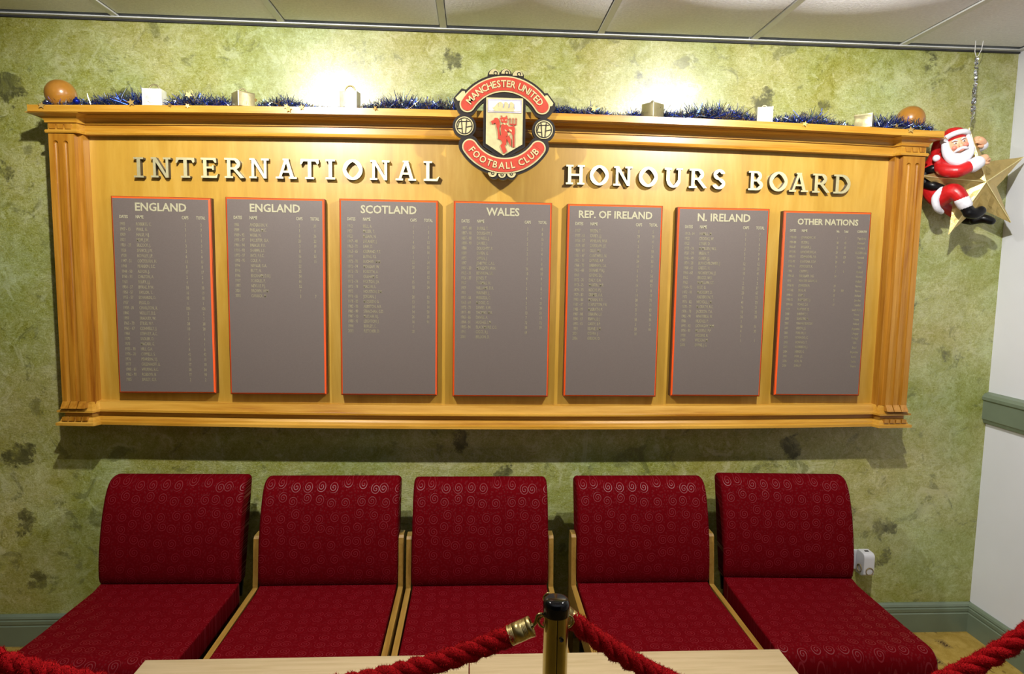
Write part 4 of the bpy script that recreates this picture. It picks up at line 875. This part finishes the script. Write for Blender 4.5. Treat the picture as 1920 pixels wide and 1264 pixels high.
# two loose baubles
for x, r, m, lab in ((-1.500, 0.0115, MBLUEBALL, 'small shiny dark blue bauble at the front of the cornice beside the left ball finial'),):
    b = MB(); b.sphere((0, 0, r), r, 24, 14); b.lathe([(0.0, 2*r+0.003), (0.003, 2*r+0.003), (0.0035, 2*r-0.001)], 10)
    tag(b.build('blue_bauble', m, loc=(x, -0.184, shelf_z(x))), lab, 'bauble')

# ------------------------------------------------------------ chairs
def cushion(name, prof, w_, m, parent, bev=0.018, crown=0.0):
    b = MB(); nx = 10
    xs = [-w_/2+w_*i/nx for i in range(nx+1)]; n = len(prof); vs = []; fs = []
    for x in xs:
        for (y, z) in prof: vs.append((x, y, z))
    for i in range(nx):
        for k in range(n): fs.append((i*n+k, i*n+(k+1)%n, (i+1)*n+(k+1)%n, (i+1)*n+k))
    fs.append(list(range(n))); fs.append(list(range(nx*n, nx*n+n))[::-1])
    b.add(vs, fs)
    o = b.build(name, m, parent)
    bm = bmesh.new(); bm.from_mesh(o.data); bmesh.ops.recalc_face_normals(bm, faces=bm.faces)
    es = [e for e in bm.edges if len(e.link_faces) == 2 and any(len(f.verts) > 6 for f in e.link_faces)]
    bmesh.ops.bevel(bm, geom=es, offset=bev, segments=5, profile=0.5, affect='EDGES', clamp_overlap=True)
    for f in bm.faces: f.smooth = True
    bm.to_mesh(o.data); bm.free()
    return o
def rounded(pts, radii, n=5):
    out = []
    m_ = len(pts)
    for i in range(m_):
        p = Vector(pts[i]); a = Vector(pts[i-1])-p; c = Vector(pts[(i+1)%m_])-p; r = radii[i]
        if r <= 0: out.append(tuple(p)); continue
        a.normalize(); c.normalize(); ang = a.angle(c); d = r/math.tan(ang/2)
        s_ = p+a*d; e = p+c*d
        for k in range(n+1):
            t = k/n; out.append(tuple((1-t)**2*s_+2*t*(1-t)*p+t*t*e))
    return out
SY = 0.30   # chair origin: rear foot line; seat back line at y=0 of the part space
def make_chair(wood):
    t = empty('reception_chair')
    seat_p = rounded([(0.03, 0.385), (-0.03, 0.376), (-0.30, 0.380), (-0.485, 0.388), (-0.495, 0.300), (0.03, 0.290)], [0.01, 0, 0, 0.055, 0.02, 0.01])
    cushion('seat_cushion', seat_p, 0.492, MFAB_S, t, 0.022)
    back_p = [(0.018, 0.378), (0.026, 0.372), (0.075, 0.372), (0.085, 0.376), (0.182, 0.722), (0.182, 0.734), (0.172, 0.743), (0.158, 0.747), (0.142, 0.7475), (0.126, 0.745), (0.112, 0.739), (0.099, 0.729), (0.086, 0.714), (0.072, 0.690), (0.059, 0.660), (0.047, 0.628), (0.037, 0.594), (0.028, 0.558), (0.020, 0.520), (0.013, 0.482), (0.009, 0.446), (0.008, 0.414), (0.011, 0.390)]
    cushion('back_cushion', back_p, 0.500, MFAB_B, t, 0.017)
    b = MB(); b.box(-0.235, 0.235, -0.46, 0.03, 0.255, 0.292); b.build('seat_base', MBLACK, t)
    b = MB(); b.prism([(-0.23, 0.30), (0.23, 0.30), (0.23, 0.70), (-0.23, 0.70)], 0.0, 0.012, T=Matrix(((1, 0, 0, 0), (0, 1, 0.305, -0.005), (0, 0, 1, 0), (0, 0, 0, 1)))); b.build('back_board', MBLACK, t)
    for sx_ in (-1, 1):
        for yy in (-0.44, 0.0):
            b = MB(); b.box(sx_*0.218-0.016, sx_*0.218+0.016, yy-0.016, yy+0.016, 0, 0.256); b.build('leg', MBLACK, t)
        if wood:
            x0, x1 = (0.252, 0.270) if sx_ > 0 else (-0.270, -0.252)
            b = MB(); 
            b.prism([(0.105, 0.0), (0.105, 0.545), (0.096, 0.556), (0.052, 0.556), (0.042, 0.548), (0.020, 0.372), (-0.48, 0.372), (-0.48, 0.0), (-0.44, 0.0), (-0.44, 0.30), (0.055, 0.30), (0.060, 0.0)], x0, x1,
                    T=Matrix(((0, 1, 0, 0), (1, 0, 0, 0), (0, 0, 1, 0), (0, 0, 0, 1))))
            o = b.build('side_frame', MCHAIRWOOD, t)
            bm = bmesh.new(); bm.from_mesh(o.data); bmesh.ops.recalc_face_normals(bm, faces=bm.faces); bmesh.ops.triangulate(bm, faces=[f for f in bm.faces if len(f.verts) > 4]); bm.to_mesh(o.data); bm.free()
            b = MB(); b.lathe([(0.0, 0), (0.006, 0), (0.005, 0.003), (0, 0.004)], 12, T=Matrix.Translation((sx_*0.2515, 0.06, 0.52)) @ Matrix.Rotation(-sx_*PI/2, 4, 'Y')); b.build('bolt', MCHAIN, o)
    return t
cp1 = make_chair(False); cp2 = make_chair(True)
CH = [(-1.204, -0.295, 0, 'crimson swirl-pattern reception chair at the left end of the row, in shadow'),
      (-0.632, -0.318, 1, 'crimson reception chair with wooden side frames, second from the left wall side'),
      (-0.080, -0.333, 1, 'crimson reception chair with wooden side frames in the middle, behind the rope post'),
      (0.528, -0.325, 1, 'crimson reception chair with wooden side frames, just right of the rope post'),
      (1.094, -0.300, 0, 'crimson swirl-pattern reception chair at the right end, beside the wall socket')]
for x, y, wd, lab in CH:
    src = cp2 if wd else cp1
    if not src.get('label'): o = src
    else: o = copy_tree(src)
    o.location = (x, y, 0); o.rotation_euler = (0, 0, -0.044 if x > 1 else -0.015 if x < -1 else 0); tag(o, lab, 'chair', 'row of crimson reception chairs')

# ------------------------------------------------------------ coffee tables
def table(x0, x1, y1, d_, label):
    t = tag(empty('coffee_table', ((x0+x1)/2, y1-d_/2, 0)), label, 'table', 'low pale coffee tables'); w_ = x1-x0
    b = MB(); b.box(-w_/2+0.001, w_/2-0.001, -d_/2, d_/2, 0.405, 0.43); o = b.build('tabletop', MTABLE, t); finish(o, 0.0015, 2)
    for sx_ in (-1, 1):
        for sy_ in (-1, 1):
            b = MB(); b.box(sx_*(w_/2-0.045)-0.02, sx_*(w_/2-0.045)+0.02, sy_*(d_/2-0.045)-0.02, sy_*(d_/2-0.045)+0.02, 0, 0.405); b.build('leg', MTABLE, t)
    b = MB(); b.box(-w_/2+0.045, w_/2-0.045, d_/2-0.055, d_/2-0.035, 0.345, 0.405); b.box(-w_/2+0.045, w_/2-0.045, -d_/2+0.035, -d_/2+0.055, 0.345, 0.405)
    b.build('apron', MTABLE, t)
table(-1.021, -0.1155, -0.828, 0.53, 'low pale beech coffee table at bottom left in front of the chairs')
table(-0.1145, 0.800, -0.828, 0.53, 'low pale beech coffee table on the right, behind the brass post')

# ------------------------------------------------------------ rope barrier
def stanchion(x, y, label, group='brass rope posts'):
    t = tag(empty('rope_stanchion', (x, y, 0)), label, 'barrier post', group)
    b = MB(); b.lathe([(0.0, 0), (0.15, 0), (0.152, 0.008), (0.145, 0.018), (0.06, 0.03), (0.03, 0.036), (0.0, 0.036)], 48); b.build('base', MBRASS, t)
    b = MB(); r = 0.0222; n = 48
    ang = [-PI/2+0.035+(2*PI-0.07)*k/n for k in range(n+1)]
    ring = [(r*math.cos(a), r*math.sin(a)) for a in ang]+[(0.0155*math.cos(-PI/2-0.03), 0.0155*math.sin(-PI/2-0.03)), (0.0155*math.cos(-PI/2+0.03), 0.0155*math.sin(-PI/2+0.03))]
    m_ = len(ring)
    vs = [(p[0], p[1], 0.03) for p in ring]+[(p[0], p[1], 0.925) for p in ring]
    b.add(vs, [(k, (k+1) % m_, m_+(k+1) % m_, m_+k) for k in range(m_)], 0, False)
    o = b.build('post_tube', [MBRASS], t)
    for p in o.data.polygons: p.use_smooth = p.index < n
    b = MB(); b.box(-0.0009, 0.0009, -0.0170, -0.0150, 0.03, 0.925); b.build('dark_strip', MBLACK, t)  # thin black strip down the front of the post
    b = MB(); b.lathe([(0.0235, 0.922), (0.0238, 0.935), (0.0235, 0.944), (0.021, 0.950), (0.016, 0.952), (0.0, 0.952)], 40); b.lathe([(0.0, 0.920), (0.0235, 0.922)], 40); b.build('cap', MCAP, t)
    b = MB(); b.lathe([(0, 0), (0.0040, 0), (0.0040, 0.002)], 16, T=Matrix.Translation((0.0075, -0.0215, 0.886)) @ Matrix.Rotation(PI/2, 4, 'X')); b.build('screw_hole', MBLACK, t)
    for sx_ in (-1, 1):
        b = MB(); b.tube([(sx_*(0.020+0.011*math.sin(a)), 0, 0.908+0.011*math.cos(a)) for a in [2*PI*k/16 for k in range(17)]], 0.0022, 8, caps=False); b.build('hook_eye', MBRASS, t)
    return t
PX, PY = 0.041, -1.51
SP = 1.145
stanchion(PX, PY, 'brass rope post with glossy black cap standing in front of the middle chair')
def rope(xa, xb, z0, sag, yy, hooks, label):
    """three-strand plush rope hanging between hooks, with brass end caps; hooks = length of bare hook at each end"""
    t = tag(empty('barrier_rope', ((xa+xb)/2, yy, z0-sag)), label, 'rope', 'red barrier ropes'); base = Vector(t.location)
    span = xb-xa
    def P(u): return Vector((xa+span*u, yy, z0-sag*(1-(2*u-1)**2)))-base
    n = 260; r1, r2 = 0.0086, 0.0104; CL = 0.040
    ua0 = hooks[0]/span; ub0 = ua0+CL/span; ua1 = 1-hooks[1]/span; ub1 = ua1-CL/span
    u0, u1 = ub0-0.006, ub1+0.006
    rnd = random.Random(int(xa*100)+50)
    fz = MB(); turns = 10.5*span
    for s_ in range(3):
        path = []; rad = []
        for i in range(n+1):
            u = u0+(u1-u0)*i/n; p = P(u); d = (P(min(1, u+.002))-P(max(0, u-.002))).normalized()
            side = Vector((0, 1, 0)); up = d.cross(side).normalized()
            a = 2*PI*s_/3+i/n*2*PI*turns
            o_ = side*math.cos(a)+up*math.sin(a)
            path.append(p+o_*r1); rad.append(r2*(1+0.12*noise.noise(Vector((u*90, s_*5.1, 0)))+rnd.uniform(-.06, .06)))
            for _ in range(46):
                aa = rnd.uniform(0, 2*PI); nn = side*math.cos(aa)+up*math.sin(aa)
                if nn.dot(o_) < -0.3: continue
                q = path[-1]+nn*rad[-1]*0.93+d*rnd.uniform(-.002, .002)
                e = q+(nn+Vector((rnd.gauss(0, .5), rnd.gauss(0, .5), rnd.gauss(0, .5)))).normalized()*rnd.uniform(0.002, 0.0068)
                wv = nn.cross(Vector((rnd.gauss(0, 1), rnd.gauss(0, 1), rnd.gauss(0, 1)))).normalized()*0.0007
                fz.add([q-wv, q+wv, e], [(0, 1, 2)], 0)
        b = MB(); b.tube(path, rad, 10); b.build('rope_strand', MROPE, t)
    o = fz.build('plush_fuzz', MROPE, t); o['kind'] = 'stuff'
    for (ua, ub, uh) in ((ub0, ua0, 0.0), (ub1, ua1, 1.0)):
        pa, pb = P(ua), P(ub); d = (pb-pa); l = d.length; q = d.to_track_quat('Z', 'Y').to_matrix().to_4x4(); T = Matrix.Translation(pa) @ q
        b = MB(); prof = [(0.0168, 0), (0.0181, 0.001)]
        for k in range(4): z = 0.003+k*0.0022; prof += [(0.0181, z), (0.0160, z+0.0007), (0.0181, z+0.0015)]
        z = l*0.62
        for k in range(4): zz = z+k*0.0025; prof += [(0.0181, zz), (0.0160, zz+0.0007), (0.0181, zz+0.0015)]
        prof += [(0.0185, l-0.002), (0.0180, l), (0.0158, l), (0.0152, l-0.005), (0.0, l-0.005)]
        b.lathe(prof, 32, T=T); cap = b.build('brass_end', MBRASSDULL, t)
        b = MB(); b.sphere(T @ Vector((0.0, -0.0178, 0.009)), 0.0022, 10, 6); b.build('rivet', MBRASS, cap)
        e = T @ Vector((0, 0, l-0.006)); dn = d.normalized()
        hp = Vector((xa if uh == 0.0 else xb, yy, z0))-base; s2 = -1 if uh == 0.0 else 1
        b = MB(); b.tube([e, e+dn*0.009], [0.0062, 0.0045], 12)
        st = e+dn*0.007
        ctrl = [st, st+dn*0.006+Vector((0, 0, .003)), st.lerp(hp, 0.55)+Vector((0, 0, 0.014)), hp+Vector((0, 0, 0.014)), hp+Vector((s2*0.007, 0, 0.006)), hp+Vector((s2*0.004, 0, -0.004))]
        b.limb(ctrl, [0.0032, 0.0032, 0.0030, 0.0028, 0.0026, 0.0020], 10)
        b.build('hook', MBRASS, t)
    return t
rope(PX-1.09, PX-0.026, 0.908, 0.128, PY, (0.020, 0.017), 'red plush twisted rope hanging from the brass post towards the left edge')
rope(PX-0.010, PX+1.03, 0.922, 0.23, PY+0.047, (0.006, 0.02), 'red plush twisted rope hanging from behind the brass post towards the right edge')

# ------------------------------------------------------------ wall socket and plug-in adaptor
t = tag(empty('wall_socket', (1.476, -0.0005, 0.326)), 'white double wall socket half hidden behind the right-end chair', 'socket')
b = MB(); b.box(-0.073, 0.073, -0.009, 0, -0.043, 0.043); finish(b.build('socket_plate', MPLASTIC, t), 0.003, 3)
b = MB()
for cx in (-0.036,): 
    for dx, dz in ((-0.011, -0.010), (0.011, -0.010), (0, 0.010)): b.box(cx+dx-0.003, cx+dx+0.003, -0.0095, -0.0085, dz-0.003, dz+0.003)
b.build('socket_slots', MBLACK, t)
b = MB(); b.box(0.000, 0.008, -0.012, -0.008, 0.016, 0.028); b.build('rocker_switch', MPLASTIC, t)
t = tag(empty('plug_adaptor', (1.549, -0.0105, 0.326)), 'chunky white plug-in adaptor with two amber round openings, in the wall socket', 'adaptor')
b = MB(); b.prism(rounded([(-0.006, -0.050), (-0.048, -0.050), (-0.060, -0.040), (-0.060, 0.050), (-0.006, 0.052), (0.0, 0.03), (0.0, -0.03)], [0.004, 0.015, 0.012, 0.022, 0.006, 0, 0]), -0.0235, 0.0235,
                  T=Matrix(((0, 1, 0, 0), (1, 0, 0, 0), (0, 0, 1, 0), (0, 0, 0, 1))))
finish(b.build('adaptor_body', MPLASTIC, t), 0.004, 3, angle=1.0)
b = MB(); b.lathe([(0.0, -0.002), (0.0145, -0.002), (0.0165, 0.0), (0.0165, 0.003), (0.0145, 0.003)], 24, T=Matrix.Translation((0.002, -0.0605, -0.024)) @ Matrix.Rotation(PI/2, 4, 'X')); b.build('round_opening', MAMBER, t)
b = MB(); b.lathe([(0.0, -0.001), (0.0145, -0.001), (0.0165, 0.001), (0.0165, 0.003), (0.0145, 0.003)], 24, T=Matrix.Translation((-0.0240, -0.032, -0.020)) @ Matrix.Rotation(-PI/2, 4, 'Y')); b.build('round_opening', MAMBER, t)
b = MB(); b.box(-0.006, 0.010, -0.035, -0.025, 0.0505, 0.0525); b.build('top_vent', MBLACK, t)

# ------------------------------------------------------------ hanging star with the clinging figurine
SCX, SCY, SCZ, SR = 1.832, -0.116, 1.897, 0.218
orn = tag(empty('hanging_star', (SCX, SCY, SCZ)), 'faceted gold five-pointed star with a bearded figurine in red suit clinging to it', 'ornament')
def spt(r, deg): return (r*math.cos(math.radians(deg)), r*math.sin(math.radians(deg)))
a0 = 101.6
outer = [spt(SR, a0+72*k) for k in range(5)]; inner = [spt(SR*0.42, a0+36+72*k) for k in range(5)]
b = MB(); vs = [(0, -0.056, 0), (0, 0.050, 0)]
for k in range(5): vs += [(outer[k][0], 0, outer[k][1]), (inner[k][0], 0, inner[k][1])]
fs = []
for k in range(5):
    o_, i_ = 2+2*k, 3+2*k; nx = 2+2*((k+1) % 5)
    fs += [(0, i_, o_), (0, nx, i_), (1, o_, i_), (1, i_, nx)]
b.add(vs, fs); star = b.build('gold_star', MSTAR, orn)
finish(star, 0)
bm = bmesh.new(); bm.from_mesh(star.data); bmesh.ops.subdivide_edges(bm, edges=bm.edges, cuts=7, use_grid_fill=True)
for v in bm.verts:
    n_ = noise.noise_vector(v.co*38)*0.0022; v.co += n_
bm.to_mesh(star.data); bm.free()
b = MB()
for k in range(5):
    b.tube([(outer[k][0]*0.985, -0.002, outer[k][1]*0.985)]+[(outer[k][0]*(1-f), -0.0565*f-0.0006, outer[k][1]*(1-f)) for f in (.25, .5, .75, 1)], [0.0016, 0.0019, 0.0019, 0.0022, 0.0022], 8)
b.build('ridge_line', MSTARRIDGE, orn)
def W(x, y, z): return (x-SCX, y-SCY, z-SCZ)
def remesh(o, vox, sm=4):
    m_ = o.modifiers.new('remesh', 'REMESH'); m_.mode = 'VOXEL'; m_.voxel_size = vox; m_.use_smooth_shade = True
    s_ = o.modifiers.new('smooth', 'SMOOTH'); s_.iterations = sm; s_.factor = 0.5
    dg = bpy.context.evaluated_depsgraph_get(); me = bpy.data.meshes.new_from_object(o.evaluated_get(dg))
    o.modifiers.clear(); me.materials.clear()
    for mm in o.data.materials: me.materials.append(mm)
    for p in me.polygons: p.use_smooth = True; p.material_index = 0
    o.data = me; return o
# body: torso behind the star's left arm, both arms, hips and legs in one continuous suit
b = MB()
b.limb([W(1.700, -0.080, 1.995), W(1.680, -0.070, 1.93), W(1.684, -0.080, 1.87), W(1.692, -0.105, 1.840)], [0.034, 0.036, 0.033, 0.034])
b.limb([W(1.700, -0.100, 1.985), W(1.672, -0.150, 1.945), W(1.700, -0.192, 1.930), W(1.745, -0.200, 1.950)], [0.024, 0.025, 0.024, 0.021])
b.limb([W(1.715, -0.080, 2.000), W(1.76, -0.055, 2.030), W(1.83, -0.060, 2.035), W(1.850, -0.085, 2.040)], [0.022, 0.020, 0.019, 0.017])
b.limb([W(1.694, -0.115, 1.835), W(1.708, -0.165, 1.858), W(1.722, -0.188, 1.838), W(1.731, -0.193, 1.820)], [0.034, 0.032, 0.027, 0.022])
b.limb([W(1.705, -0.070, 1.845), W(1.765, -0.040, 1.822), W(1.82, -0.040, 1.785), W(1.842, -0.055, 1.765)], [0.026, 0.022, 0.019, 0.016])
suit = b.build('red_suit', MSANTARED, orn); remesh(suit, 0.0032)
def torus(mb, c, axis, R, r, n=22, m_=10, wob=0.0):
    q = Vector(axis).to_track_quat('Z', 'Y'); c = Vector(c)
    path = [c+q @ Vector((R*math.cos(2*PI*k/n), R*math.sin(2*PI*k/n), 0)) for k in range(n+1)]
    mb.tube(path, [r*(1+random.uniform(-wob, wob)) for _ in range(n)]+[r], m_, caps=False)
def figpart(mb, name, m, parent=suit, vox=None, sm=2):
    o = mb.build(name, m, parent)
    if vox: remesh(o, vox, sm)
    return o
# cuffs and coat hem
b = MB(); b.limb([W(1.752, -0.201, 1.951), W(1.768, -0.204, 1.962)], [0.0255, 0.0245]); figpart(b, 'fur_cuff', MSANTAWHITE)
b = MB(); b.limb([W(1.852, -0.093, 2.042), W(1.858, -0.104, 2.046)], [0.0215, 0.0205]); figpart(b, 'fur_cuff', MSANTAWHITE)
b = MB(); b.limb([W(1.729, -0.192, 1.823), W(1.739, -0.194, 1.808)], [0.0265, 0.0255]); figpart(b, 'fur_cuff', MSANTAWHITE)
b = MB(); b.limb([W(1.716, -0.100, 1.873), W(1.682, -0.140, 1.866), W(1.664, -0.135, 1.835), W(1.676, -0.130, 1.800), W(1.706, -0.115, 1.786)], [0.010, 0.012, 0.014, 0.013, 0.010]); figpart(b, 'coat_hem', MSANTAWHITE)
b = MB(); b.limb([W(1.652, -0.085, 1.945), W(1.660, -0.112, 1.950), W(1.690, -0.118, 1.962)], [0.013, 0.016, 0.012]); b.limb([W(1.650, -0.090, 1.895), W(1.668, -0.112, 1.885), W(1.700, -0.112, 1.878)], [0.015, 0.018, 0.016]); b.limb([W(1.652, -0.085, 1.945), W(1.645, -0.088, 1.92), W(1.650, -0.090, 1.895)], [0.013, 0.014, 0.015]); figpart(b, 'belt_and_torso_shade', MBOOT)  # belt, with black that also stands in for the shaded torso
# hands: palm, four fingers and a thumb
def hand(name, base, d, curl, side, s_=1.0):
    base = Vector(W(*base)); d = Vector(d).normalized(); c = Vector(curl).normalized(); sd = d.cross(c).normalized()*side
    b = MB()
    b.limb([base-d*0.008*s_, base+d*0.013*s_, base+d*0.026*s_], [0.0125*s_, 0.0155*s_, 0.0145*s_])
    for k, (off, ln) in enumerate(((-0.0120, 0.020), (-0.0042, 0.023), (0.0038, 0.022), (0.0115, 0.018))):
        p0 = base+d*0.024*s_+sd*off*s_; p1 = p0+d*ln*0.55*s_+c*0.003*s_; p2 = p1+d*ln*0.30*s_+c*0.009*s_; p3 = p2+c*0.010*s_-d*0.002*s_
        b.limb([p0, p1, p2, p3], [0.0052*s_, 0.0050*s_, 0.0046*s_, 0.0040*s_], 10, sub=3)
    p0 = base+d*0.006*s_-sd*0.012*s_; b.limb([p0, p0-sd*0.009*s_+d*0.009*s_, p0-sd*0.010*s_+d*0.018*s_+c*0.006*s_], [0.0062*s_, 0.0056*s_, 0.0044*s_], 10, sub=3)
    return figpart(b, name, MSKIN)
hand('hand', (1.772, -0.205, 1.965), (0.85, 0.05, 0.55), (0.35, 0.75, -0.45), 1)
hand('hand', (1.860, -0.108, 2.050), (-0.75, -0.35, 0.40), (-0.25, 0.85, -0.3), -1)
# boots
b = MB(); b.limb([W(1.735, -0.194, 1.810), W(1.748, -0.197, 1.790), W(1.760, -0.199, 1.777)], [0.0215, 0.021, 0.021]); b.limb([W(1.755, -0.199, 1.777), W(1.777, -0.203, 1.774), W(1.795, -0.205, 1.784)], [0.022, 0.021, 0.0185]); o = figpart(b, 'boot', MBOOT, vox=0.003)
b = MB(); b.limb([W(1.845, -0.062, 1.762), W(1.856, -0.085, 1.757)], [0.016, 0.017]); b.limb([W(1.852, -0.100, 1.756), W(1.872, -0.125, 1.762), W(1.893, -0.14, 1.753)], [0.015, 0.018, 0.015]); figpart(b, 'boot', MBOOT, vox=0.003)
# head
HX, HY, HZ = 1.722, -0.150, 2.034
HS = 1.22
tilt = Matrix.Rotation(math.radians(-18), 4, 'Y') @ Matrix.Rotation(math.radians(-22), 4, 'Z')
def hp(x, y, z): return Vector(W(HX, HY, HZ))+(tilt @ Vector((x, y, z)))*HS
b = MB(); b.sphere(hp(0, 0, 0), HS*0.034, 32, 20, 0, (0.92, 0.95, 1.08), tilt.to_3x3())
b.sphere(hp(0.001, -0.034, -0.003), HS*0.0065, 16, 10, 0, (1, 0.9, 1.0)); b.sphere(hp(0.0, -0.032, 0.004), HS*0.0045, 12, 8, 0, (0.8, 0.8, 1.6))
head = figpart(b, 'head', MSKIN, vox=0.0022, sm=2)
b = MB()
for sx_ in (-1, 1): b.sphere(hp(sx_*0.0155, -0.0285, -0.004), HS*0.0078, 16, 10, 0, (1, 0.55, 0.8), tilt.to_3x3())
b.build('cheek', MCHEEK, head)
b = MB()
for sx_ in (-1, 1): b.sphere(hp(sx_*0.0115, -0.0302, 0.0085), HS*0.0042, 14, 8, 0, (1.1, 0.6, 0.75), tilt.to_3x3())
b.build('eye_white', MEYEW, head)
b = MB()
for sx_ in (-1, 1): b.sphere(hp(sx_*0.0112+0.0006, -0.0325, 0.0082), HS*0.0020, 12, 8)
b.build('pupil', MEYE, head)
b = MB()
for sx_ in (-1, 1): b.limb([hp(sx_*0.006, -0.0325, 0.0150), hp(sx_*0.012, -0.0325, 0.0178), hp(sx_*0.018, -0.0285, 0.0158)], [0.00268, 0.00317, 0.00183], 8)
b.build('eyebrow', MSANTAWHITE, head)
b = MB(); b.limb([hp(-0.004, -0.0365, -0.0165), hp(0.004, -0.0365, -0.0165)], [0.00293, 0.00293], 8); b.build('mouth', MCHEEK, head)
# beard, side hair and moustache
b = MB()
b.limb([hp(-0.032, -0.010, 0.020), hp(-0.034, -0.014, -0.010), hp(-0.026, -0.022, -0.035), hp(-0.008, -0.026, -0.052)], [0.01220, 0.01708, 0.02196, 0.02440])
b.limb([hp(0.030, -0.012, 0.018), hp(0.031, -0.016, -0.010), hp(0.022, -0.024, -0.030), hp(0.0, -0.028, -0.046)], [0.00854, 0.01098, 0.01586, 0.02074])
b.limb([hp(-0.018, -0.026, -0.036), hp(-0.004, -0.030, -0.040), hp(0.014, -0.028, -0.032)], [0.01952, 0.01952, 0.01464])
b.limb([hp(-0.020, -0.018, -0.050), hp(-0.030, -0.012, -0.072), hp(-0.034, -0.01, -0.082)], [0.02196, 0.01952, 0.01220])
b.limb([hp(0.0, -0.022, -0.052), hp(0.004, -0.020, -0.068)], [0.01952, 0.01342])
bd = figpart(b, 'beard', MSANTAWHITE, vox=0.0026)
b = MB()
for sx_ in (-1, 1): b.limb([hp(sx_*0.001, -0.0375, -0.0105), hp(sx_*0.010, -0.0365, -0.0130), hp(sx_*0.019, -0.031, -0.0175)], [0.00512, 0.00561, 0.00268], 10)
figpart(b, 'moustache', MSANTAWHITE)
b = MB(); torus(b, hp(0, 0.003, 0.0225), tilt @ Vector((0, 0.50, 1)), 0.0425, 0.0100, 26, 10, 0.05); figpart(b, 'hat_trim', MSANTAWHITE)
b = MB(); b.sphere(hp(0, 0.006, 0.029), HS*0.034, 28, 16, 0, (0.98, 0.98, 0.80), tilt.to_3x3())
b.limb([hp(-0.008, 0.004, 0.036), hp(-0.040, 0.020, 0.022), hp(-0.056, 0.030, -0.012), hp(-0.060, 0.020, -0.035)], [0.02684, 0.02074, 0.01464, 0.00976])
figpart(b, 'red_hat', MSANTARED, vox=0.003)
b = MB(); b.sphere(W(1.662, -0.125, 1.988), 0.0135, 18, 12); figpart(b, 'pompom', MSANTAWHITE)
# hanging cord and silver chain
chn = tag(empty('hanging_chain', (1.806, -0.105, 2.376)), 'silver beaded chain on a white cord hanging from the ceiling grid to the gold star', 'chain')
b = MB(); b.tube([(-0.010, 0, 0.060), (-0.010, 0, 0.020), (-0.004, 0, 0.003), (0.0, 0, 0.0), (0.005, 0, 0.004), (0.016, 0, 0.028), (0.020, 0, 0.060)], 0.0014, 8); b.build('white_cord', MCORD, chn)
b = MB(); rnd = random.Random(4)
for i in range(150):
    f = i/150; z = -0.004-f*0.212; a = i*1.9; rr = 0.0022+0.003*f
    p = Vector((rr*math.cos(a)-0.0*f+0.003*f, rr*math.sin(a), z)); q = Vector((rnd.gauss(0, 1), rnd.gauss(0, 1), rnd.gauss(0, 1))).normalized(); u = q.cross(Vector((0.3, 0.5, 0.8))).normalized()*0.0042
    v = q.cross(u).normalized()*0.0034
    b.add([p-u-v, p+u-v, p+u+v, p-u+v], [(0, 1, 2, 3)])
o = b.build('chain_links', MCHAIN, chn); o['kind'] = 'stuff'
b = MB(); b.tube([(0.0, 0, 0.0), (0.003, 0, -0.216), (-0.010, -0.006, -0.262)], 0.0009, 6); torus(b, (0.001, 0, -0.228), (0, 1, 0.2), 0.005, 0.001, 14, 6); b.build('thin_wire', MCHAIN, chn)
